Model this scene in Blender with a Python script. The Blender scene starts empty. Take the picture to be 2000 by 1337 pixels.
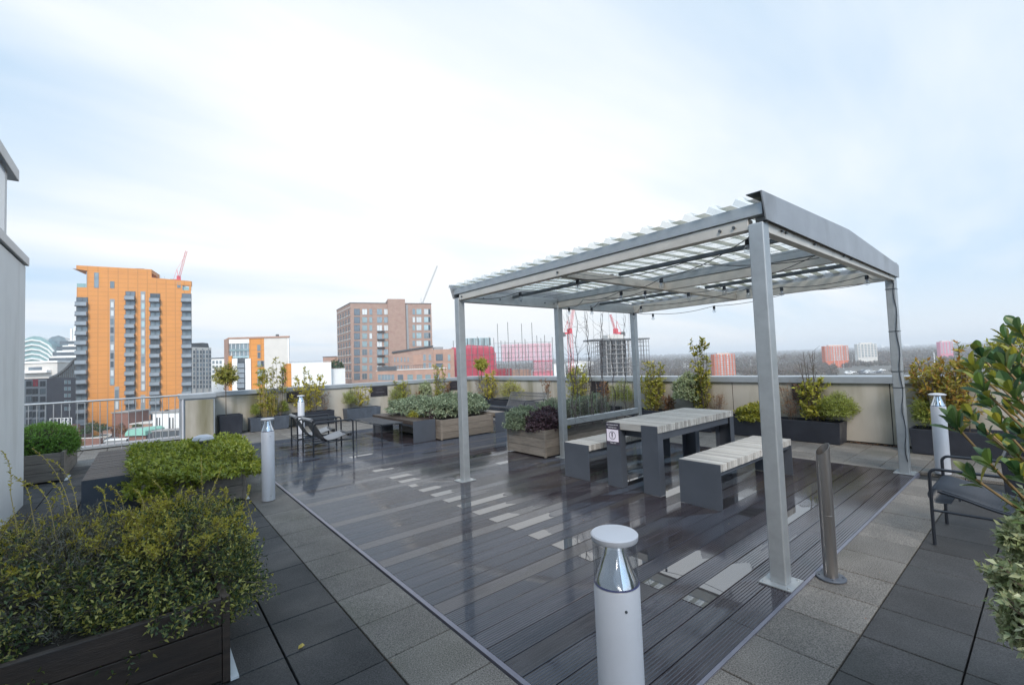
import bpy, math, random
import numpy as np
from mathutils import Vector, Matrix
R = math.radians
scene = bpy.context.scene
rng = np.random.default_rng(7)
random.seed(7)

# ------------------------------------------------------------------ camera
EYE = 1.55
F = 873.1                                   # focal length in pixels of the 2000 px wide photograph
_yaw, _pitch, _roll = R(50.496), R(2.557), R(-2.219)
_f = Vector((math.cos(_yaw)*math.cos(_pitch), math.sin(_yaw)*math.cos(_pitch), math.sin(_pitch)))
_r0 = Vector((math.sin(_yaw), -math.cos(_yaw), 0)); _u0 = _r0.cross(_f)
_r = _r0*math.cos(_roll) + _u0*math.sin(_roll)
_u = -_r0*math.sin(_roll) + _u0*math.cos(_roll)
cd = bpy.data.cameras.new('camera'); cam = bpy.data.objects.new('camera', cd)
scene.collection.objects.link(cam); scene.camera = cam
cd.sensor_width = 36; cd.lens = 36*F/2000; cd.clip_start = 0.05; cd.clip_end = 30000
Mc = Matrix((_r, _u, -_f)).transposed().to_4x4(); Mc.translation = Vector((0, 0, EYE)); cam.matrix_world = Mc

# ------------------------------------------------------------------ sky, sun, exposure
SUN_EL, SUN_AZ = R(40), R(232)              # azimuth measured ccw from +X, where the sun stands
w = bpy.data.worlds.new("World"); scene.world = w; w.use_nodes = True
nt = w.node_tree; nt.nodes.clear(); N = nt.nodes.new; Lk = nt.links.new
out = N('ShaderNodeOutputWorld'); bg = N('ShaderNodeBackground'); bg.inputs[1].default_value = 0.1
sky = N('ShaderNodeTexSky'); sky.sky_type = 'NISHITA'; sky.sun_disc = False
sky.sun_elevation = SUN_EL; sky.sun_rotation = R(90) - SUN_AZ; sky.air_density = 1.0; sky.dust_density = 1.0; sky.ozone_density = 1.5
tc = N('ShaderNodeTexCoord'); sp = N('ShaderNodeSeparateXYZ'); Lk(tc.outputs['Generated'], sp.inputs[0])
def wm(op, a, b=None, c=None):
    n = N('ShaderNodeMath'); n.operation = op
    for i, x in enumerate((a, b, c)):
        if x is None: continue
        if isinstance(x, (int, float)): n.inputs[i].default_value = x
        else: Lk(x, n.inputs[i])
    return n.outputs[0]
zc = wm('ADD', wm('MAXIMUM', sp.outputs[2], 0.0), 0.16)
cb = N('ShaderNodeCombineXYZ'); Lk(wm('DIVIDE', sp.outputs[0], zc), cb.inputs[0]); Lk(wm('DIVIDE', sp.outputs[1], zc), cb.inputs[1])
mp = N('ShaderNodeMapping'); Lk(cb.outputs[0], mp.inputs[0]); mp.inputs['Rotation'].default_value = (0, 0, R(-62)); mp.inputs['Scale'].default_value = (0.28, 0.95, 1)
n1 = N('ShaderNodeTexNoise'); Lk(mp.outputs[0], n1.inputs['Vector']); n1.inputs['Scale'].default_value = 1.15; n1.inputs['Detail'].default_value = 7; n1.inputs['Roughness'].default_value = .52; n1.inputs['Distortion'].default_value = .35
n2 = N('ShaderNodeTexNoise'); Lk(cb.outputs[0], n2.inputs['Vector']); n2.inputs['Scale'].default_value = .42; n2.inputs['Detail'].default_value = 3
# thin cloud is thickest towards the middle of the view, thinner to the upper left and the right
dt = N('ShaderNodeVectorMath'); dt.operation = 'DOT_PRODUCT'; Lk(tc.outputs['Generated'], dt.inputs[0])
dd = Vector((0.55, 0.80, 0.30)).normalized(); dt.inputs[1].default_value = dd
cov = wm('MULTIPLY_ADD', wm('SUBTRACT', dt.outputs['Value'], .625), 2.2, -.12)
cl = wm('ADD', wm('ADD', wm('MULTIPLY', wm('SUBTRACT', n1.outputs[0], .5), 2.2), wm('MULTIPLY', wm('SUBTRACT', n2.outputs[0], .5), 1.0)), wm('ADD', cov, .42))
cl = wm('MINIMUM', wm('MAXIMUM', cl, 0.10), 0.98)
hz = wm('POWER', wm('SUBTRACT', 1.0, wm('MINIMUM', wm('MAXIMUM', sp.outputs[2], 0.0), 1.0)), 9.0)
cl = wm('MAXIMUM', cl, wm('MULTIPLY', hz, .95))
mx = N('ShaderNodeMixRGB'); Lk(cl, mx.inputs[0]); 
sk2 = N('ShaderNodeMixRGB'); sk2.blend_type = 'MIX'; sk2.inputs[0].default_value = .85; Lk(sky.outputs[0], sk2.inputs[1]); sk2.inputs[2].default_value = (3.0, 4.55, 6.2, 1)
Lk(sk2.outputs[0], mx.inputs[1])
hc = N('ShaderNodeMixRGB'); Lk(hz, hc.inputs[0]); hc.inputs[1].default_value = (6.75, 6.85, 6.88, 1); hc.inputs[2].default_value = (6.2, 6.3, 6.35, 1)
Lk(hc.outputs[0], mx.inputs[2])
# sky round the hidden sun, behind the camera, brightened as added fill light
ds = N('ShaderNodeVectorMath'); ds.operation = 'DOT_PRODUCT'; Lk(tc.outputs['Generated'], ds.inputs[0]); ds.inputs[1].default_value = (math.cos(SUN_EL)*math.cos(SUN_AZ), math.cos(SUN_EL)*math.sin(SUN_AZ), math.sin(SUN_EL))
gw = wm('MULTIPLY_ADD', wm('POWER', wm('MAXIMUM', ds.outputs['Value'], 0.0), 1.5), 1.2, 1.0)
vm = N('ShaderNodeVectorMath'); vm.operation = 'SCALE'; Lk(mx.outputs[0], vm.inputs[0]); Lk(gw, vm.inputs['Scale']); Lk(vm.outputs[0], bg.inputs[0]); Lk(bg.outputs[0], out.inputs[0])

sd = bpy.data.lights.new('sun', 'SUN'); so = bpy.data.objects.new('sun', sd); scene.collection.objects.link(so)
sd.energy = 2.3; sd.angle = R(20); sd.color = (1, .92, .82)
so.rotation_euler = Vector((-math.cos(SUN_EL)*math.cos(SUN_AZ), -math.cos(SUN_EL)*math.sin(SUN_AZ), -math.sin(SUN_EL))).to_track_quat('-Z', 'Y').to_euler()
vs = scene.view_settings; vs.view_transform = 'Standard'; vs.look = 'None'; vs.exposure = 0.70; vs.gamma = 1

# ------------------------------------------------------------------ helpers
COL = scene.collection
WM = {}                                      # object name -> world matrix
def ray(px, py): return _f + _r*((px-1000)/F) + _u*((668.5-py)/F)
def PD(px, py, D): return Vector((0, 0, EYE)) + ray(px, py)*D
def G(px, py, z=0.0):
    d = ray(px, py); return Vector((0, 0, EYE)) + d*((z-EYE)/d.z)
def PX(px, py, x):
    d = ray(px, py); return Vector((0, 0, EYE)) + d*(x/d.x)
def PY(px, py, y):
    d = ray(px, py); return Vector((0, 0, EYE)) + d*(y/d.y)
HOR = lambda px: 746.3 - .0388*px

def tag(o, label=None, cat=None, group=None, kind=None):
    if label: o['label'] = label
    if cat: o['category'] = cat
    if group: o['group'] = group
    if kind: o['kind'] = kind
    return o
def thing(name, label, cat, loc=(0, 0, 0), rz=0.0, group=None):
    o = bpy.data.objects.new(name, None); COL.objects.link(o); o.empty_display_size = .2
    o.location = loc; o.rotation_euler = (0, 0, rz)
    WM[o.name] = Matrix.Translation(Vector(loc)) @ Matrix.Rotation(rz, 4, 'Z')
    return tag(o, label, cat, group)
def link(name, me, mats, parent=None, world=False):
    o = bpy.data.objects.new(name, me); COL.objects.link(o)
    if not isinstance(mats, (list, tuple)): mats = [mats]
    if len(me.materials) == 0:
        for m in mats: me.materials.append(m)
    if parent is not None:
        if world: me.transform(WM[parent.name].inverted())
        o.parent = parent; WM[o.name] = WM[parent.name]
    else:
        n = len(me.vertices); co = np.empty(n*3, np.float32); me.vertices.foreach_get('co', co); co = co.reshape(-1, 3)
        c = (co.min(0)+co.max(0))/2; c[2] = co[:, 2].min(); co -= c
        me.vertices.foreach_set('co', co.ravel()); o.location = Vector([float(x) for x in c]); WM[o.name] = Matrix.Translation(o.location)
    return o
def place(o_src, name, parent, loc=(0, 0, 0), rz=0.0):
    """another object sharing mesh data, at local loc in parent"""
    o = bpy.data.objects.new(name, o_src if isinstance(o_src, bpy.types.Mesh) else o_src.data); COL.objects.link(o)
    o.parent = parent; o.location = loc; o.rotation_euler = (0, 0, rz)
    WM[o.name] = WM[parent.name] @ Matrix.Translation(Vector(loc)) @ Matrix.Rotation(rz, 4, 'Z')
    return o
def copy_tree(o, loc=None, rz=None, parent=None, label=None):
    c = o.copy(); COL.objects.link(c)
    if parent is not None: c.parent = parent
    if loc is not None: c.location = loc
    if rz is not None: c.rotation_euler = (0, 0, rz)
    if label: c['label'] = label
    for ch in o.children: copy_tree(ch, parent=c)
    return c

class MB:
    def __init__(s, M=None): s.v = []; s.f = []; s.m = []; s.r = []; s.M = M; s.sm = []
    def _add(s, vs, fs, mi=0, r=None, sm=False):
        b = len(s.v); r = random.random() if r is None else r
        for p in vs:
            p = Vector(p); s.v.append(s.M @ p if s.M is not None else p)
        for q in fs: s.f.append([b+i for i in q]); s.m.append(mi); s.r.append(r); s.sm.append(sm)
        return s
    def box(s, x0, x1, y0, y1, z0, z1, mi=0, r=None, T=None):
        if x0 > x1: x0, x1 = x1, x0
        if y0 > y1: y0, y1 = y1, y0
        vs = [Vector(p) for p in ((x0, y0, z0), (x1, y0, z0), (x1, y1, z0), (x0, y1, z0), (x0, y0, z1), (x1, y0, z1), (x1, y1, z1), (x0, y1, z1))]
        if T is not None: vs = [T @ p for p in vs]
        return s._add(vs, [(0, 3, 2, 1), (4, 5, 6, 7), (0, 1, 5, 4), (1, 2, 6, 5), (2, 3, 7, 6), (3, 0, 4, 7)], mi, r)
    def quad(s, a, b, c, d, mi=0, r=None): return s._add([a, b, c, d], [(0, 1, 2, 3)], mi, r)
    def prism(s, poly, a, b, axis='z', mi=0, r=None):
        n = len(poly)
        def P(p, t): return (p[0], p[1], t) if axis == 'z' else ((p[0], t, p[1]) if axis == 'y' else (t, p[0], p[1]))
        vs = [P(p, a) for p in poly]+[P(p, b) for p in poly]
        fs = [tuple(range(n))[::-1], tuple(range(n, 2*n))]+[(i, (i+1) % n, n+(i+1) % n, n+i) for i in range(n)]
        return s._add(vs, fs, mi, r)
    def lathe(s, prof, c=(0, 0, 0), n=24, mi=0, r=None, cap=True):
        vs = []; fs = []; c = Vector(c)
        for (q, z) in prof:
            for k in range(n): a = 2*math.pi*k/n; vs.append(c+Vector((q*math.cos(a), q*math.sin(a), z)))
        for i in range(len(prof)-1):
            for k in range(n): k2 = (k+1) % n; fs.append((i*n+k, i*n+k2, (i+1)*n+k2, (i+1)*n+k))
        s._add(vs, fs, mi, r, True)
        if cap:
            b = len(s.v)-len(vs)
            for i, rev in ((0, True), (len(prof)-1, False)):
                if prof[i][0] > 1e-4:
                    q = [b+i*n+k for k in range(n)]; s.f.append(q[::-1] if rev else q); s.m.append(mi); s.r.append(s.r[-1]); s.sm.append(False)
        return s
    def tube(s, pts, rad, n=8, mi=0, r=None, sm=True):
        pts = [Vector(p) for p in pts]; m = len(pts)
        if not isinstance(rad, (list, tuple)): rad = [rad]*m
        vs = []; fs = []; prev = None
        for i in range(m):
            t = (pts[min(i+1, m-1)]-pts[max(i-1, 0)]).normalized()
            if prev is None:
                a = Vector((0, 0, 1)) if abs(t.z) < .9 else Vector((1, 0, 0)); x = t.cross(a).normalized()
            else: x = (prev - t*prev.dot(t)).normalized()
            prev = x; y = t.cross(x)
            for k in range(n): a = 2*math.pi*(k+.5)/n; vs.append(pts[i]+(x*math.cos(a)+y*math.sin(a))*rad[i])
        for i in range(m-1):
            for k in range(n): k2 = (k+1) % n; fs.append((i*n+k, i*n+k2, (i+1)*n+k2, (i+1)*n+k))
        fs.append(tuple(range(n))[::-1]); fs.append(tuple((m-1)*n+k for k in range(n)))
        return s._add(vs, fs, mi, r, sm)
    def mesh(s, name):
        me = bpy.data.meshes.new(name); me.from_pydata([tuple(p) for p in s.v], [], s.f)
        me.polygons.foreach_set('material_index', s.m); me.polygons.foreach_set('use_smooth', s.sm)
        a = me.attributes.new('rnd', 'FLOAT', 'FACE'); a.data.foreach_set('value', s.r)
        me.update()
        if any(s.sm): me.set_sharp_from_angle(angle=R(38))
        return me
    def build(s, name, mats, parent=None, world=False, bevel=0.0):
        o = link(name, s.mesh(name), mats, parent, world)
        if bevel > 0:
            b = o.modifiers.new('bevel', 'BEVEL'); b.width = bevel; b.segments = 2; b.limit_method = 'ANGLE'; b.angle_limit = R(50)
        return o

# ------------------------------------------------------------------ materials
def _nodes(name):
    m = bpy.data.materials.new(name); m.use_nodes = True; t = m.node_tree
    return m, t, t.nodes['Principled BSDF'], t.nodes['Material Output']
def S(p, k, v):
    if k in p.inputs: p.inputs[k].default_value = v
def c4(c): return (c[0], c[1], c[2], 1)
def mat(name, col, rough=.5, metal=0.0, var=.15, scale=6.0, bump=0.0, bscale=40.0, col2=None, attr=0.0, stretch=None, spec=.5, rvar=0.0, dirt=None, coat=0.0, alpha=1.0):
    """principled surface: base colour drifting with noise, optional per-piece drift (attr), stains, bump"""
    m, t, p, o = _nodes(name); n = t.nodes.new; l = t.links.new
    S(p, 'Metallic', metal); S(p, 'Roughness', rough); S(p, 'Specular IOR Level', spec); S(p, 'Coat Weight', coat)
    tcn = n('ShaderNodeTexCoord'); vec = tcn.outputs['Object']
    if stretch:
        mpn = n('ShaderNodeMapping'); mpn.inputs['Scale'].default_value = stretch; l(vec, mpn.inputs[0]); vec = mpn.outputs[0]
    nz = n('ShaderNodeTexNoise'); nz.inputs['Scale'].default_value = scale; nz.inputs['Detail'].default_value = 6; nz.inputs['Roughness'].default_value = .6; l(vec, nz.inputs['Vector'])
    rp = n('ShaderNodeValToRGB'); rp.color_ramp.elements[0].position = .3; rp.color_ramp.elements[1].position = .7
    a = [max(0, x*(1-var)) for x in col]; b = [x*(1+var) for x in col] if col2 is None else col2
    rp.color_ramp.elements[0].color = c4(a); rp.color_ramp.elements[1].color = c4(b); l(nz.outputs[0], rp.inputs[0]); c = rp.outputs[0]
    if attr > 0:
        at = n('ShaderNodeAttribute'); at.attribute_name = 'rnd'
        mr = n('ShaderNodeMapRange'); mr.inputs[3].default_value = 1-attr; mr.inputs[4].default_value = 1+attr; l(at.outputs['Fac'], mr.inputs[0])
        hs = n('ShaderNodeHueSaturation'); l(mr.outputs[0], hs.inputs['Value']); l(c, hs.inputs['Color']); c = hs.outputs[0]
    if dirt:                                   # (colour, scale, threshold, zstretch)
        dm = n('ShaderNodeMapping'); dm.inputs['Scale'].default_value = dirt[3]; l(tcn.outputs['Object'], dm.inputs[0])
        dn = n('ShaderNodeTexNoise'); dn.inputs['Scale'].default_value = dirt[1]; dn.inputs['Detail'].default_value = 5; l(dm.outputs[0], dn.inputs['Vector'])
        dr = n('ShaderNodeValToRGB'); dr.color_ramp.elements[0].position = dirt[2]; dr.color_ramp.elements[1].position = dirt[2]+.22; l(dn.outputs[0], dr.inputs[0])
        dx = n('ShaderNodeMixRGB'); l(dr.outputs[0], dx.inputs[0]); l(c, dx.inputs[1]); dx.inputs[2].default_value = c4(dirt[0]); c = dx.outputs[0]
    l(c, p.inputs['Base Color'])
    if rvar > 0:
        r2 = n('ShaderNodeTexNoise'); r2.inputs['Scale'].default_value = scale*.6; r2.inputs['Detail'].default_value = 4; l(vec, r2.inputs['Vector'])
        mr2 = n('ShaderNodeMapRange'); mr2.inputs[1].default_value = .35; mr2.inputs[2].default_value = .65; mr2.inputs[3].default_value = max(.02, rough-rvar); mr2.inputs[4].default_value = rough+rvar
        l(r2.outputs[0], mr2.inputs[0]); l(mr2.outputs[0], p.inputs['Roughness'])
    if bump > 0:
        bn = n('ShaderNodeTexNoise'); bn.inputs['Scale'].default_value = bscale; bn.inputs['Detail'].default_value = 5; l(vec, bn.inputs['Vector'])
        bp = n('ShaderNodeBump'); bp.inputs['Strength'].default_value = bump; bp.inputs['Distance'].default_value = .01; l(bn.outputs[0], bp.inputs['Height']); l(bp.outputs[0], p.inputs['Normal'])
    return m
def leafmat(name, cols, rough=.45, trans=.35):
    """cols: 3-5 natural leaf colours, one picked per leaf"""
    m, t, p, o = _nodes(name); n = t.nodes.new; l = t.links.new
    at = n('ShaderNodeAttribute'); at.attribute_name = 'rnd'
    rp = n('ShaderNodeValToRGB'); e = rp.color_ramp.elements
    e[0].position = 0; e[0].color = c4(cols[0]); e[1].position = 1; e[1].color = c4(cols[-1])
    for i, c in enumerate(cols[1:-1]): k = e.new((i+1)/(len(cols)-1)); k.color = c4(c)
    l(at.outputs['Fac'], rp.inputs[0]); l(rp.outputs[0], p.inputs['Base Color']); S(p, 'Roughness', rough)
    tr = n('ShaderNodeBsdfTranslucent'); l(rp.outputs[0], tr.inputs[0]); ms = n('ShaderNodeMixShader'); ms.inputs[0].default_value = trans
    l(p.outputs[0], ms.inputs[1]); l(tr.outputs[0], ms.inputs[2]); l(ms.outputs[0], o.inputs[0])
    return m
def glassmat(name, tint=(1, 1, 1), mixv=.12, rough=.02):
    """thin clear sheet: mostly see-through, some reflection"""
    m, t, p, o = _nodes(name); n = t.nodes.new; l = t.links.new
    tp = n('ShaderNodeBsdfTransparent'); tp.inputs[0].default_value = c4(tint); gl = n('ShaderNodeBsdfGlossy'); gl.inputs['Roughness'].default_value = rough
    fr = n('ShaderNodeLayerWeight'); pw = n('ShaderNodeMath'); pw.operation = 'POWER'; pw.inputs[1].default_value = 4; l(fr.outputs['Facing'], pw.inputs[0]); ad = n('ShaderNodeMath'); ad.operation = 'MULTIPLY_ADD'; ad.inputs[1].default_value = .8; ad.inputs[2].default_value = mixv; l(pw.outputs[0], ad.inputs[0])
    ms = n('ShaderNodeMixShader'); l(ad.outputs[0], ms.inputs[0]); l(tp.outputs[0], ms.inputs[1]); l(gl.outputs[0], ms.inputs[2]); l(ms.outputs[0], o.inputs[0])
    return m
def netmat(name, col, op):
    m, t, p, o = _nodes(name); n = t.nodes.new; l = t.links.new
    tp = n('ShaderNodeBsdfTransparent'); S(p, 'Base Color', c4(col)); S(p, 'Roughness', .8)
    tl = n('ShaderNodeBsdfTranslucent'); tl.inputs[0].default_value = c4(col); m1 = n('ShaderNodeMixShader'); m1.inputs[0].default_value = .5
    l(p.outputs[0], m1.inputs[1]); l(tl.outputs[0], m1.inputs[2]); m2 = n('ShaderNodeMixShader'); l(tp.outputs[0], m2.inputs[1]); l(m1.outputs[0], m2.inputs[2])
    tcn = n('ShaderNodeTexCoord'); nz = n('ShaderNodeTexNoise'); nz.inputs['Scale'].default_value = .9; nz.inputs['Detail'].default_value = 4; mg = n('ShaderNodeMapping'); mg.inputs['Scale'].default_value = (1, 1, .12); l(tcn.outputs['Object'], mg.inputs[0]); l(mg.outputs[0], nz.inputs['Vector'])
    mr = n('ShaderNodeMapRange'); mr.inputs[1].default_value = .3; mr.inputs[2].default_value = .7; mr.inputs[3].default_value = op-.18; mr.inputs[4].default_value = min(1, op+.18); l(nz.outputs[0], mr.inputs[0]); l(mr.outputs[0], m2.inputs[0])
    l(m2.outputs[0], o.inputs[0]); return m

M = {}
M['galv'] = mat('galvanised steel', (.36, .375, .385), .42, .55, .10, 9, .05, 60, dirt=((.23, .23, .21), 3.0, .62, (1, 1, .25)))
M['galv_warm'] = mat('stainless channel', (.56, .51, .45), .38, .45, .08, 6, dirt=((.24, .22, .19), 4, .6, (1, .3, 1)))
M['galv_dark'] = mat('dark steel purlin', (.07, .08, .09), .5, .3, .2, 6)
M['flash'] = mat('roof flashing', (.30, .31, .33), .5, .35, .10, 3, .08, 25, dirt=((.17, .17, .17), 2.2, .58, (1, 1, .4)))
M['white_paint'] = mat('white powder coat', (.43, .435, .465), .35, 0, .05, 4, .02, 60, dirt=((.33, .33, .31), 7, .56, (1, 1, .16)))
M['mirror'] = mat('polished reflector', (.86, .87, .9), .07, 1.0, .03, 4)
M['clear'] = glassmat('clear polycarbonate tube', (.86, .88, .90), .13)
M['bulb'] = glassmat('clear bulb glass', (.9, .92, .94), .10)
M['ink'] = mat('dark seal ring', (.03, .03, .09), .4, 0, .1)
M['slate'] = mat('blue grey powder coated steel', (.065, .073, .090), .42, .1, .10, 4, .02, 90, rvar=.1)
M['black_metal'] = mat('anthracite tube', (.018, .021, .028), .32, .2, .15, 6)
M['strip_metal'] = mat('anthracite seat bars wet', (.03, .036, .048), .34, .1, .15, 6)
M['canvas'] = mat('grey roll and sky paled leather', (.15, .155, .17), .36, 0, .15, 7, .15, 50)  # sky reflection painted into the seat leather's colour; head roll itself is grey
M['canvas_dark'] = mat('dark leather back', (.028, .028, .032), .35, 0, .2, 7, .1, 50)
M['timber'] = mat('weathered grey timber slats', (.37, .35, .325), .62, 0, .16, 5, .3, 50, attr=.22, stretch=(9, .8, 9))
M['timber_end'] = mat('slat end grain', (.36, .33, .28), .7, 0, .25, 8, .2, 60, attr=.45)
M['planter_wood'] = mat('weathered brown planter boards', (.165, .138, .113), .55, 0, .28, 4, .35, 30, attr=.18, stretch=(1, 1, 9), dirt=((.09, .07, .06), 2.2, .62, (1, 1, 2)))
M['planter_dark'] = mat('dark wet planter boards', (.040, .026, .019), .5, 0, .35, 4, .3, 30, attr=.2, stretch=(1, 1, 9), dirt=((.02, .016, .016), 2.0, .58, (1, 1, 2)))
M['rust_wood'] = mat('stained planter boards', (.26, .20, .15), .6, 0, .35, 5, .3, 30, attr=.15, stretch=(1, 1, 6), dirt=((.12, .05, .03), 2.5, .54, (1, 1, 3)))
M['black_planter'] = mat('black fibre planter', (.020, .022, .030), .42, 0, .22, 6, .06, 30, rvar=.12)
M['lead_planter'] = mat('streaked lead grey planter', (.052, .062, .080), .5, 0, .25, 7, .06, 30, dirt=((.10, .12, .15), 4, .60, (1, 1, .2)))
M['soil'] = mat('wet soil', (.03, .022, .017), .9, 0, .4, 20, .6, 40)
M['bark'] = mat('grey brown bark', (.11, .085, .065), .8, 0, .3, 20, .3, 60)
M['bark_pale'] = mat('pale ochre stems', (.30, .22, .07), .6, 0, .3, 10)
M['vine'] = mat('dark twisted vine', (.075, .062, .062), .75, 0, .3, 20)
M['render_panel'] = mat('beige parapet panel', (.40, .365, .315), .5, .05, .08, 1.6, .03, 40, dirt=((.15, .135, .075), 1.6, .47, (1, 1, .14)))
M['coping'] = mat('grey metal coping', (.33, .35, .37), .36, .4, .07, 3, dirt=((.22, .23, .22), 3, .6, (1, 1, 1)))
M['white_wall'] = mat('off white render wall', (.74, .72, .70), .75, 0, .05, 2, .06, 80, dirt=((.34, .31, .27), .8, .6, (1, 1, .2)))
M['wall_glass'] = mat('pale blue glazed band', (.38, .45, .52), .12, .1, .05, 2)
M['plaque'] = mat('black slate plaque', (.022, .018, .022), .42, 0, .3, 8)
M['plaque_text'] = mat('plaque engraving', (.16, .15, .15), .5)
M['paver_light'] = mat('light exposed aggregate slab', (.134, .120, .106), .72, 0, .2, 3, .5, 260, attr=.16, rvar=.12, dirt=((.085, .080, .062), 1.1, .56, (1, 1, 1)))
M['paver_dark'] = mat('charcoal slab', (.037, .035, .035), .68, 0, .22, 3, .45, 260, attr=.22, rvar=.15, dirt=((.022, .023, .020), 1.3, .55, (1, 1, 1)))
def speckle(m, amt, sc):
    t = m.node_tree; p = t.nodes['Principled BSDF']; n = t.nodes.new; l = t.links.new
    src = p.inputs['Base Color'].links[0].from_socket; tcn = n('ShaderNodeTexCoord'); v = n('ShaderNodeTexNoise'); v.inputs['Scale'].default_value = sc; v.inputs['Detail'].default_value = 2; l(tcn.outputs['Object'], v.inputs['Vector'])
    mr = n('ShaderNodeMapRange'); mr.inputs[1].default_value = .32; mr.inputs[2].default_value = .68; mr.inputs[3].default_value = 1-amt; mr.inputs[4].default_value = 1+amt; l(v.outputs[0], mr.inputs[0])
    hs = n('ShaderNodeHueSaturation'); l(src, hs.inputs['Color']); l(mr.outputs[0], hs.inputs['Value']); l(hs.outputs[0], p.inputs['Base Color'])
speckle(M['paver_light'], .6, 135); speckle(M['paver_dark'], .55, 135)
M['joint'] = mat('dark joint bed', (.02, .02, .02), .9)
M['trim'] = mat('deck edge strip', (.17, .17, .21), .35, .4, .1, 6)
M['white_trim'] = mat('white planter base flashing', (.62, .63, .64), .4, 0, .1, 4)
M['red_text'] = mat('sign print white', (.85, .84, .86), .5)
M['sign_panel'] = mat('pink white sign panel', (.80, .72, .80), .45, 0, .03)
M['sign_dark'] = mat('dark sign band', (.055, .045, .065), .4)
M['stainless'] = mat('brushed stainless tube', (.34, .315, .30), .30, .9, .12, 8, stretch=(1, 1, .15))
# decking: dark composite, wet in patches
def deckmat():
    m, t, p, o = _nodes('wet grooved decking'); n = t.nodes.new; l = t.links.new
    tcn = n('ShaderNodeTexCoord'); at = n('ShaderNodeAttribute'); at.attribute_name = 'rnd'
    geo = n('ShaderNodeNewGeometry')
    m1 = n('ShaderNodeMapping'); m1.inputs['Scale'].default_value = (.55, 2.2, 1); l(tcn.outputs['Object'], m1.inputs[0])
    # offset the pattern per board so that wet and dry patches stop at board edges
    cx = n('ShaderNodeCombineXYZ'); mu = n('ShaderNodeMath'); mu.operation = 'MULTIPLY'; mu.inputs[1].default_value = 1.3; l(at.outputs['Fac'], mu.inputs[0]); l(mu.outputs[0], cx.inputs[0]); l(mu.outputs[0], cx.inputs[2])
    va = n('ShaderNodeVectorMath'); va.operation = 'ADD'; l(m1.outputs[0], va.inputs[0]); l(cx.outputs[0], va.inputs[1])
    nz = n('ShaderNodeTexNoise'); nz.inputs['Scale'].default_value = .9; nz.inputs['Detail'].default_value = 4; l(va.outputs[0], nz.inputs['Vector'])
    mr = n('ShaderNodeMapRange'); mr.inputs[1].default_value = .38; mr.inputs[2].default_value = .62; mr.inputs[3].default_value = .05; mr.inputs[4].default_value = .18; l(nz.outputs[0], mr.inputs[0]); l(mr.outputs[0], p.inputs['Roughness'])
    m2 = n('ShaderNodeMapping'); m2.inputs['Scale'].default_value = (1.2, 22, 1); l(tcn.outputs['Object'], m2.inputs[0])
    n2 = n('ShaderNodeTexNoise'); n2.inputs['Scale'].default_value = 2; n2.inputs['Detail'].default_value = 6; l(m2.outputs[0], n2.inputs['Vector'])
    rp = n('ShaderNodeValToRGB'); rp.color_ramp.elements[0].position = .3; rp.color_ramp.elements[1].position = .72
    rp.color_ramp.elements[0].color = (.017, .014, .018, 1); rp.color_ramp.elements[1].color = (.042, .035, .040, 1); l(n2.outputs[0], rp.inputs[0])
    hs = n('ShaderNodeHueSaturation'); m3 = n('ShaderNodeMapRange'); m3.inputs[3].default_value = .86; m3.inputs[4].default_value = 1.14; l(at.outputs['Fac'], m3.inputs[0]); l(m3.outputs[0], hs.inputs['Value']); l(rp.outputs[0], hs.inputs['Color'])
    # drying, browner patches
    n3 = n('ShaderNodeTexNoise'); n3.inputs['Scale'].default_value = .8; n3.inputs['Detail'].default_value = 3; l(va.outputs[0], n3.inputs['Vector'])
    r3 = n('ShaderNodeValToRGB'); r3.color_ramp.elements[0].position = .55; r3.color_ramp.elements[1].position = .68; l(n3.outputs[0], r3.inputs[0])
    mx3 = n('ShaderNodeMixRGB'); l(r3.outputs[0], mx3.inputs[0]); l(hs.outputs[0], mx3.inputs[1]); mx3.inputs[2].default_value = (.040, .034, .033, 1)
    l(mx3.outputs[0], p.inputs['Base Color']); S(p, 'IOR', 1.75); S(p, 'Specular Tint', (.84, .92, 1.0, 1))  # blue specular tint paints a bluer sky reflection into the boards
    b1 = n('ShaderNodeBump'); b1.inputs['Strength'].default_value = .02; b1.inputs['Distance'].default_value = .004; l(n2.outputs[0], b1.inputs['Height']); l(b1.outputs[0], p.inputs['Normal'])
    return m
M['deck'] = deckmat()
m, t, p, o = _nodes('standing water'); S(p, 'Base Color', (.03, .03, .034, 1)); S(p, 'Roughness', .012); S(p, 'IOR', 2.9); M['water'] = m

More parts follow.
